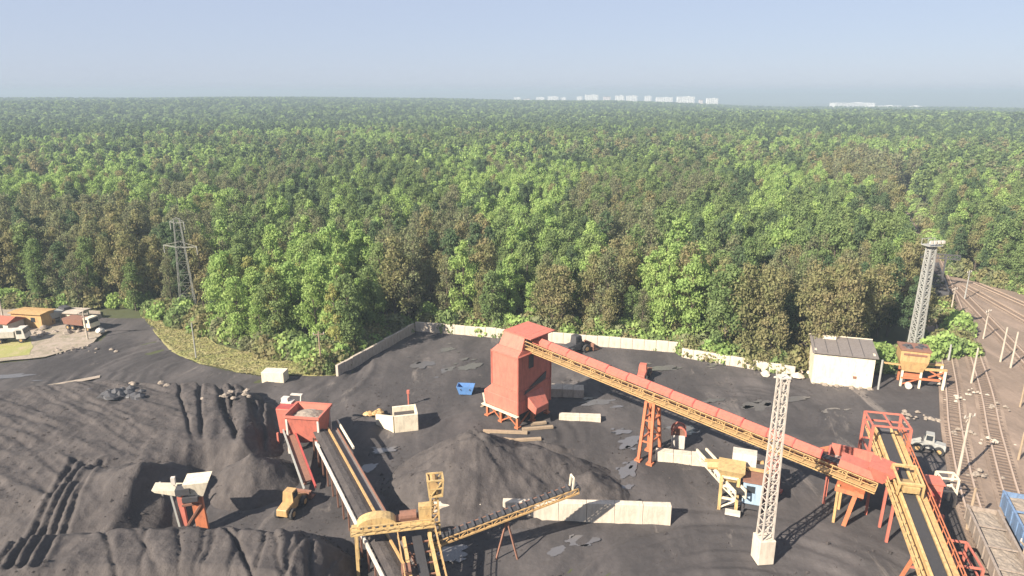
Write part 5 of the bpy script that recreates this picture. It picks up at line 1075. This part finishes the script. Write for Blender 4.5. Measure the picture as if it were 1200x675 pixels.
def tree_place(x, y, e):
    row = 'at the edge,' if e < 6 else 'second row,' if e < 14 else 'deep,'
    if x < -84: w_ = 'behind the far left sheds'
    elif x < -62: w_ = 'around the power pylon'
    elif x < -42: w_ = 'above the grass verge'
    elif x < -19 and y < 135: w_ = 'left of the long grey wall'
    elif x < -4: w_ = 'behind wall left of red bunker'
    elif x < 14: w_ = 'behind wall right of red bunker'
    elif x < 31: w_ = 'behind higher right back wall'
    elif x < 48: w_ = 'behind low weathered back wall'
    elif x < 64: w_ = 'behind the white house'
    elif x < 100 + 0.5 * max(0, y - 156): w_ = 'behind floodlight mast left of tracks'
    else: w_ = 'right of the railway tracks'
    return row + ' ' + w_
KIND_GROUP = ['bright green trees of the forest front', 'mid green trees of the forest front', 'dark trees of the forest front', 'half bare trees of the forest front', 'olive trees of the forest front', 'yellow green trees of the forest front']
NL = [4600, 4600, 4800, 2100, 3000, 4000]; VAR = 3
protos = {}
for k in range(6):
    for v in range(VAR):
        tr, V, F_ = tree_parts(k, 100 + k * 10 + v, NL[k], 0.205 if k != 3 else 0.19); tm = bpy.data.meshes.new('trunk'); tm.from_pydata(tr.v, [], tr.f); tm.materials.append(M['bark']); protos[k, v] = (tm, mesh_of('crown', V, F_, LEAF[k]), tr, V, F_)

# where trees stand
NOTREE = [YARD, COMP, RAILYARD, GRASS]
CAM_IN = lambda x, y, m: np.abs(x) < 0.80 * (y + 14) + m
def tree_sites():
    out = []
    for (r0, r1, sp) in ((95, 330, 4.25), (330, 900, 6.2), (900, 2500, 8.8)):
        g = np.arange(-2200, 2200, sp) if r1 > 1000 else np.arange(-r1, r1, sp); gy = np.arange(60, r1, sp)
        X, Y = np.meshgrid(g, gy); X = X + rng.uniform(-.5, .5, X.shape) * sp; Y = Y + rng.uniform(-.5, .5, Y.shape) * sp; X = X.ravel(); Y = Y.ravel()
        r = np.hypot(X, Y); k = (r >= r0) & (r < r1) & CAM_IN(X, Y, 45 + 0.05 * r); X, Y = X[k], Y[k]
        for P_ in NOTREE:
            if len(X): k = poly_dist(X, Y, P_) < -1.2; X, Y = X[k], Y[k]
        # the cutting of the railway goes on into the forest
        d, _ = seg_dist(X, Y, (100, 156), (166, 284)); d2, _ = seg_dist(X, Y, (166, 284), (330, 620)); k = (d > 6.0) & (d2 > 3.0); X, Y = X[k], Y[k]
        k = ~((X > 63) & (X < 80) & (Y < 119)) & (seg_dist(X, Y, (-67.6, 136), (-62, 124))[0] > 3.2); X, Y = X[k], Y[k]
        k = (Y > 98) & ~((X > -29) & (X < 60) & (Y < 103)) & ~((X > 62) & (X < 70) & (Y < 112)); X, Y = X[k], Y[k]
        k = ~((X < -60) & (Y < 139)) | (X > -66) & (Y > 122); X, Y = X[k], Y[k]
        out.append(np.stack([X, Y, np.full(len(X), sp)], 1))
    return np.concatenate(out)
S = tree_sites(); X, Y, SP = S.T; Zt = terrain(X, Y); PX = 600 + 800 * X / (Y * math.cos(PITCH) + 35 * math.sin(PITCH))
PY = 337.5 + 800 * ((CAM_H - 9 - Zt) * math.cos(PITCH) - Y * math.sin(PITCH)) / (Y * math.cos(PITCH) + 35 * math.sin(PITCH))
ang = np.arctan2(X, Y)
f1 = fbm(X / 60, Y / 90, 81); f2 = fbm(X / 35, Y / 60, 82); f3 = fbm(X / 22 + 9, Y / 22, 83); u = rng.uniform(0, 1, len(X)); dist = np.hypot(X, Y)
kd = np.where(u < 0.62, 1, np.where(u < 0.80, 2, np.where(u < 0.90, 4, 0)))
kd = np.where((f1 > 0.60) & (u < 0.75), 0, kd); kd = np.where((f2 > 0.60) & (u > 0.3) & (u < np.where(dist > 330, 0.5, 1)), 3, kd); kd = np.where((f3 < 0.34) & (u < .8), 2, kd)
kd = np.where((dist > 700) & ((kd == 0) | (kd == 5)) & (u < 0.5), 1, kd); kd = np.where((dist > 600) & (u > 0.30) & (u < .9), 2, kd)
def belt(cx, cyy, rx, ry, choices):
    global kd
    inside = ((PX - cx) / rx) ** 2 + ((PY - cyy) / ry) ** 2 + (rng.uniform(-0.3, 0.3, len(X))) < 1; c = rng.choice(choices, len(X)); kd = np.where(inside, c, kd)
belt(90, 300, 150, 58, [3, 3, 3, 4, 4, 2]); belt(60, 335, 130, 40, [3, 4, 4, 2, 1]); belt(330, 380, 130, 66, [0, 0, 0, 5, 0, 1]); belt(300, 282, 45, 30, [1, 3, 0, 1]); belt(510, 305, 62, 55, [3, 3, 3, 4, 2])
belt(720, 243, 52, 26, [3, 3, 1, 4]); belt(585, 355, 60, 45, [0, 0, 4, 1]); belt(720, 345, 115, 45, [4, 4, 1, 3, 4, 0]); belt(800, 330, 50, 32, [0, 0, 1, 4]); belt(960, 360, 105, 62, [4, 4, 3, 4, 2]); belt(1060, 350, 28, 55, [2, 2, 4])
belt(980, 315, 60, 25, [3, 3, 4, 1]); belt(1140, 285, 95, 60, [1, 1, 0, 4, 2]); belt(420, 250, 110, 28, [1, 2, 1, 0]); belt(860, 280, 90, 40, [1, 1, 0, 2]); belt(1015, 205, 60, 22, [4, 3, 3, 4, 3]); belt(1055, 240, 30, 16, [3, 3, 4]); belt(650, 300, 70, 28, [1, 0, 1, 2])
SC = rng.uniform(0.74, 1.24, len(X)) * np.where(kd == 5, 0.85, 1.0); WD = np.where(SP > 8, 1.5, np.where(SP > 6, 1.0, 0.76)) * rng.uniform(0.85, 1.15, len(X))
ROT = rng.uniform(0, 2 * math.pi, len(X))
# the 300 nearest trees in the frame stand as individuals
edge = np.minimum.reduce([-poly_dist(X, Y, P_) for P_ in NOTREE])
vis = (PX > -15) & (PX < 1215) & (SP < 6)
score = np.where(vis, dist + np.minimum(edge, 40) * 1.6, 1e9); order = np.argsort(score); near = order[:292]; rest = order[292:]
mats = {}
for i in near:
    k = int(kd[i]); v = int(rng.integers(0, VAR)); s = float(SC[i]); root = bpy.data.objects.new(KIND_NAME[k], None); col.objects.link(root); root.empty_display_size = 0.5
    root.location = (X[i], Y[i], Zt[i] - 0.2); root.rotation_euler = (0, 0, ROT[i]); root.scale = (s * WD[i], s * WD[i], s * rng.uniform(0.92, 1.1)); tag(root, KIND_LOOK[k] + ' ' + tree_place(X[i], Y[i], edge[i]), 'tree', KIND_GROUP[k])
    for nm, me in (('trunk', protos[k, v][0]), ('crown', protos[k, v][1])): o = bpy.data.objects.new(nm, me); col.objects.link(o); o.parent = root
# everything behind: one wooded mass of instances
fc = bpy.data.collections.new('forest_kit')                    # not linked to the scene
def joined(tag_, tr, V, F_, k):
    me = bpy.data.meshes.new('tree_kit'); n = len(tr.v); me.from_pydata(list(tr.v) + V, [], list(tr.f) + [[a + n for a in f] for f in F_]); me.materials.append(M['bark']); me.materials.append(LEAF[k])
    me.polygons.foreach_set('material_index', [0] * len(tr.f) + [1] * len(F_)); o = bpy.data.objects.new('kit_%03d' % tag_, me); fc.objects.link(o)
cnt = 0; slot = {}
for lod, (nl, lf) in enumerate(((3800, 0.225), (900, 0.44), (300, 0.74))):
    for k in range(6):
        for v in range(2):
            tr, V, F_ = tree_parts(k, 500 + lod * 100 + k * 10 + v, int(nl * NL[k] / 4600), lf, wood=lod < 1 or k == 3); joined(cnt, tr, V, F_, k); slot[lod, k, v] = cnt; cnt += 1
me = bpy.data.meshes.new('forest'); me.from_pydata(np.stack([X[rest], Y[rest], Zt[rest] - 0.3], 1).tolist(), [], [])
LOD = np.where(SP < 6, 0, np.where(SP < 8, 1, 2)); idx = np.array([slot[int(LOD[i]), int(kd[i]), int(rng.integers(0, 2))] for i in rest], np.int32)
a = me.attributes.new('pick', 'INT', 'POINT'); a.data.foreach_set('value', idx)
a = me.attributes.new('turn', 'FLOAT', 'POINT'); a.data.foreach_set('value', ROT[rest].astype(np.float32))
a = me.attributes.new('size', 'FLOAT_VECTOR', 'POINT'); a.data.foreach_set('vector', np.stack([SC[rest] * WD[rest], SC[rest] * WD[rest], SC[rest]], 1).astype(np.float32).ravel())
fo = bpy.data.objects.new('forest', me); col.objects.link(fo); fo['kind'] = 'stuff'; fo['label'] = 'wide green spring forest reaching from the yard to the horizon'
def instancer(o, coll, name):
    ng = bpy.data.node_groups.new(name, 'GeometryNodeTree'); ng.interface.new_socket('Geometry', in_out='INPUT', socket_type='NodeSocketGeometry'); ng.interface.new_socket('Geometry', in_out='OUTPUT', socket_type='NodeSocketGeometry')
    gi = N(ng, 'NodeGroupInput'); go = N(ng, 'NodeGroupOutput'); ci = N(ng, 'GeometryNodeCollectionInfo'); ci.inputs['Collection'].default_value = coll; ci.inputs['Separate Children'].default_value = True; ci.inputs['Reset Children'].default_value = True
    ip = N(ng, 'GeometryNodeInstanceOnPoints'); ip.inputs['Pick Instance'].default_value = True
    def attr(nm, dt):
        n = N(ng, 'GeometryNodeInputNamedAttribute', data_type=dt); n.inputs['Name'].default_value = nm; return n.outputs['Attribute']
    cx = N(ng, 'ShaderNodeCombineXYZ'); ng.links.new(attr('turn', 'FLOAT'), cx.inputs[2])
    ng.links.new(gi.outputs[0], ip.inputs['Points']); ng.links.new(ci.outputs[0], ip.inputs['Instance']); ng.links.new(attr('pick', 'INT'), ip.inputs['Instance Index'])
    ng.links.new(cx.outputs[0], ip.inputs['Rotation']); ng.links.new(attr('size', 'FLOAT_VECTOR'), ip.inputs['Scale']); ng.links.new(ip.outputs[0], go.inputs[0])
    md = o.modifiers.new('trees', 'NODES'); md.node_group = ng
instancer(fo, fc, 'forest_nodes')

# undergrowth along the forest edge and grass on the verge
uc = bpy.data.collections.new('undergrowth_kit')
for k in range(4):
    rr = np.random.default_rng(900 + k); V, F_ = [], []; n = 420; d = rr.normal(size=(n, 3)); d /= np.linalg.norm(d, axis=1)[:, None]; d[:, 2] = np.abs(d[:, 2]); rad = rr.uniform(0.3, 1.0, (n, 1)) ** 0.5
    leaf_cloud(V, F_, d * rad * np.array([1.25, 1.25, 1.5]) + np.array([0, 0, 0.1]), d, 0.16, rr); me = bpy.data.meshes.new('shrub_kit'); me.from_pydata(V, [], F_); me.materials.append(LEAF[[0, 4, 1, 3][k]]); uc.objects.link(bpy.data.objects.new('shrub_%d' % k, me))
px_, py_ = [], []
def scatter_line(a, b_, n, wd):
    n = int(n * 1.5)
    a = Vector(a[:2]); b_ = Vector(b_[:2]); nn = (b_ - a).normalized(); nn = Vector((-nn.y, nn.x))
    for k in range(n): p = a.lerp(b_, random.random()) + nn * random.uniform(0, wd); px_.append(p.x); py_.append(p.y)
scatter_line((-19, 128.0), (31, 116.2), 160, 4); scatter_line((30, 114.2), (47, 105.6), 60, 3); scatter_line((-30.5, 105), (-20.5, 127.5), 70, 3.5); scatter_line((-78, 137), (-62, 126.5), 60, 4); scatter_line((-62, 126.5), (-44, 113.5), 80, 4); scatter_line((-44, 113.5), (-29, 109), 70, 3)
scatter_line((-120, 141.5), (-80, 141.5), 80, 3); scatter_line((60, 106), (80, 114), 40, 3); scatter_line((80, 114), (98, 160), 60, -3); scatter_line((99, 162), (165, 305), 110, 3); scatter_line((112, 168), (172, 300), 110, -4); scatter_line((122, 145), (112, 168), 40, -4); scatter_line((128, 130), (118, 152), 40, -5)
px_ = np.array(px_); py_ = np.array(py_); k = poly_dist(px_, py_, YARD) < -0.6; px_, py_ = px_[k], py_[k]
me = bpy.data.meshes.new('undergrowth'); me.from_pydata(np.stack([px_, py_, np.zeros(len(px_))], 1).tolist(), [], []); n = len(px_)
a = me.attributes.new('pick', 'INT', 'POINT'); a.data.foreach_set('value', rng.choice([0, 0, 1, 1, 2, 3], n).astype(np.int32)); a = me.attributes.new('turn', 'FLOAT', 'POINT'); a.data.foreach_set('value', rng.uniform(0, 6.28, n).astype(np.float32))
s = rng.uniform(0.7, 2.5, n) * rng.uniform(0.7, 1.0, n); a = me.attributes.new('size', 'FLOAT_VECTOR', 'POINT'); a.data.foreach_set('vector', np.stack([s, s, s * rng.uniform(0.7, 1.4, n)], 1).astype(np.float32).ravel())
uo = bpy.data.objects.new('undergrowth', me); col.objects.link(uo); uo['kind'] = 'stuff'; instancer(uo, uc, 'undergrowth_nodes')
V, F_ = [], []; rr = np.random.default_rng(77); g = rr.uniform(0, 1, (30000, 2)); gx = -80 + g[:, 0] * 54; gy = 103 + g[:, 1] * 34; k = (poly_dist(gx, gy, GRASS) > 0.1); gx, gy = gx[k][:7000], gy[k][:7000]
pts = np.stack([gx, gy, np.full(len(gx), 0.12)], 1); leaf_cloud(V, F_, pts, np.tile(np.array([[0, -0.3, 1.0]]), (len(gx), 1)), 0.14, rr)
o = bpy.data.objects.new('grass', mesh_of('grass', V, F_, LEAF[4])); col.objects.link(o); o['kind'] = 'stuff'

def special_tree(name, label, px, py, h, kind, bark, nleaf, seed, wd=1.0, group=None):
    c = G(px, py); t = thing(name, label, 'tree', (c.x, c.y, 0)); tr, V, F_ = tree_parts(kind, seed, nleaf, 0.2, h)
    tr.v = [(a * wd + c.x, b_ * wd + c.y, z) for a, b_, z in tr.v]; obj('trunk', tr, bark, t); cr = MB(); cr.v = [(a * wd + c.x, b_ * wd + c.y, z) for a, b_, z in V]; cr.f = [tuple(f) for f in F_]; cr.m = [0] * len(F_)
    me = bpy.data.meshes.new('crown'); me.from_pydata([(a - c.x, b_ - c.y, z) for a, b_, z in cr.v], [], cr.f); me.materials.append(LEAF[kind]); o = bpy.data.objects.new('crown', me); col.objects.link(o); o.parent = t
special_tree('birch_tree', 'slender pale trunked birch just behind the lower back wall', 848, 419, 11, 5, M['birch'], 420, 41, 0.5)
special_tree('half_bare_tree', 'tall bare brown tree with visible forked trunk left of the white house', 962, 405, 15, 3, M['bark'], 260, 42, 0.8)
special_tree('half_bare_tree', 'thin bare tree leaning between the birch and the white house', 945, 410, 12, 3, M['birch'], 160, 43, 0.6)

# ------------------------------------------------------------------ the far city
def block(label, px, dpx, D, h, mat, dep=14, group='far white apartment blocks', cat='apartment block', name='apartment_block', base=None):
    k = D * math.cos(PITCH) + CAM_H * math.sin(PITCH); x = (px - 600) / 800 * k; wd = dpx / 800 * k; z = float(terrain(x, D)); c = (x, D, z)
    t = thing(name, label, cat, c, group); mb = MB(); mb.box((x, D, z + h / 2), (wd, dep, h)); obj('wall', mb, mat, t)
    mb = MB(); mb.box((x, D, z + h + 0.6), (wd * 1.01, dep + 0.6, 1.2)); mb.box((x + wd * 0.15, D, z + h + 2.2), (wd * 0.12, dep * 0.5, 2.4)); obj('roof', mb, M['roof'] if mat is M['city_pink'] else M['city_white'], t)
    mb = MB(); n = max(2, int(wd / 7)); fl = int(h / 3)
    for f in range(fl):
        for j in range(n): mb.box((x - wd / 2 + wd * (j + .5) / n, D - dep / 2 - 0.02, z + 1.8 + f * h / fl), (wd / n * 0.5, 0.3, 1.4))
    o = obj('window', mb, M['glass'], t); o['kind'] = 'stuff'
city = [(606, 8, 4100, 42, 'w'), (618, 7, 4080, 40, 'p'), (633, 9, 4050, 44, 'w'), (648, 12, 4000, 47, 'w'), (660, 6, 4020, 45, 'w'), (679, 6, 3950, 42, 'w'), (693, 15, 3850, 50, 'w'), (711, 8, 3900, 44, 'p'),
        (726, 10, 3850, 46, 'w'), (740, 12, 3800, 48, 'w'), (759, 7, 3760, 50, 'w'), (778, 19, 3650, 47, 'w'), (803, 20, 3550, 50, 'w'), (821, 4, 3540, 36, 'p'), (834, 13, 3500, 40, 'w')]
pos = ['leftmost far apartment block of the pale city row on the horizon', 'second pale far block from the left on the horizon, pinkish', 'third white far block from the left on the horizon', 'broad white far block, fourth from the left of the city row', 'narrow white far block just right of the broad fourth block',
       'small white far block standing alone in a gap of the city row', 'bright wide white far block left of the middle of the city row', 'pinkish far block in the middle of the city row', 'white far block, ninth from the left of the city row', 'wide white far block, tenth from the left of the city row', 'tall narrow white far block right of the city row middle',
       'long cream white far block, third largest at the right of the city row', 'brightest and tallest white far block near the right end of the city row', 'tiny pinkish far block between the last two white blocks', 'last white far block at the right end of the city row']
for (px, dp, D, h, c), lb in zip(city, pos): block(lb, px, dp, D * 0.83, h * (1.2 if px < 745 else 0.95) + (px * 7 % 5 - 2) * 2.5, M['city_white'] if c == 'w' else M['city_pink'])
block('long white factory hall on the horizon at the right', 999, 46, 3300, 26, M['city_white'], 60, 'far factory halls', 'factory hall', 'factory_hall')
block('low white annex just right of the long far factory hall', 1038, 32, 3250, 14, M['city_white'], 50, 'far factory halls', 'factory hall', 'factory_hall')
block('tiny white hall furthest right on the horizon', 1072, 12, 3250, 13, M['city_white'], 40, 'far factory halls', 'factory hall', 'factory_hall')

# ------------------------------------------------------------------ haze: the closed box of air round the scene
hz = MB(); hz.box((0, 0, 13), (25000, 25000, 98)); ho = obj('haze', hz, None, kind='stuff'); ho.data.materials.clear()
m = bpy.data.materials.new('haze'); m.use_nodes = True; nt = m.node_tree; nt.nodes.clear(); pv = N(nt, 'ShaderNodeVolumePrincipled'); pv.inputs['Color'].default_value = (0.36, 0.44, 0.53, 1); pv.inputs['Density'].default_value = 0.00047; pv.inputs['Anisotropy'].default_value = 0.0
oo = N(nt, 'ShaderNodeOutputMaterial'); nt.links.new(pv.outputs[0], oo.inputs['Volume']); ho.data.materials.append(m)
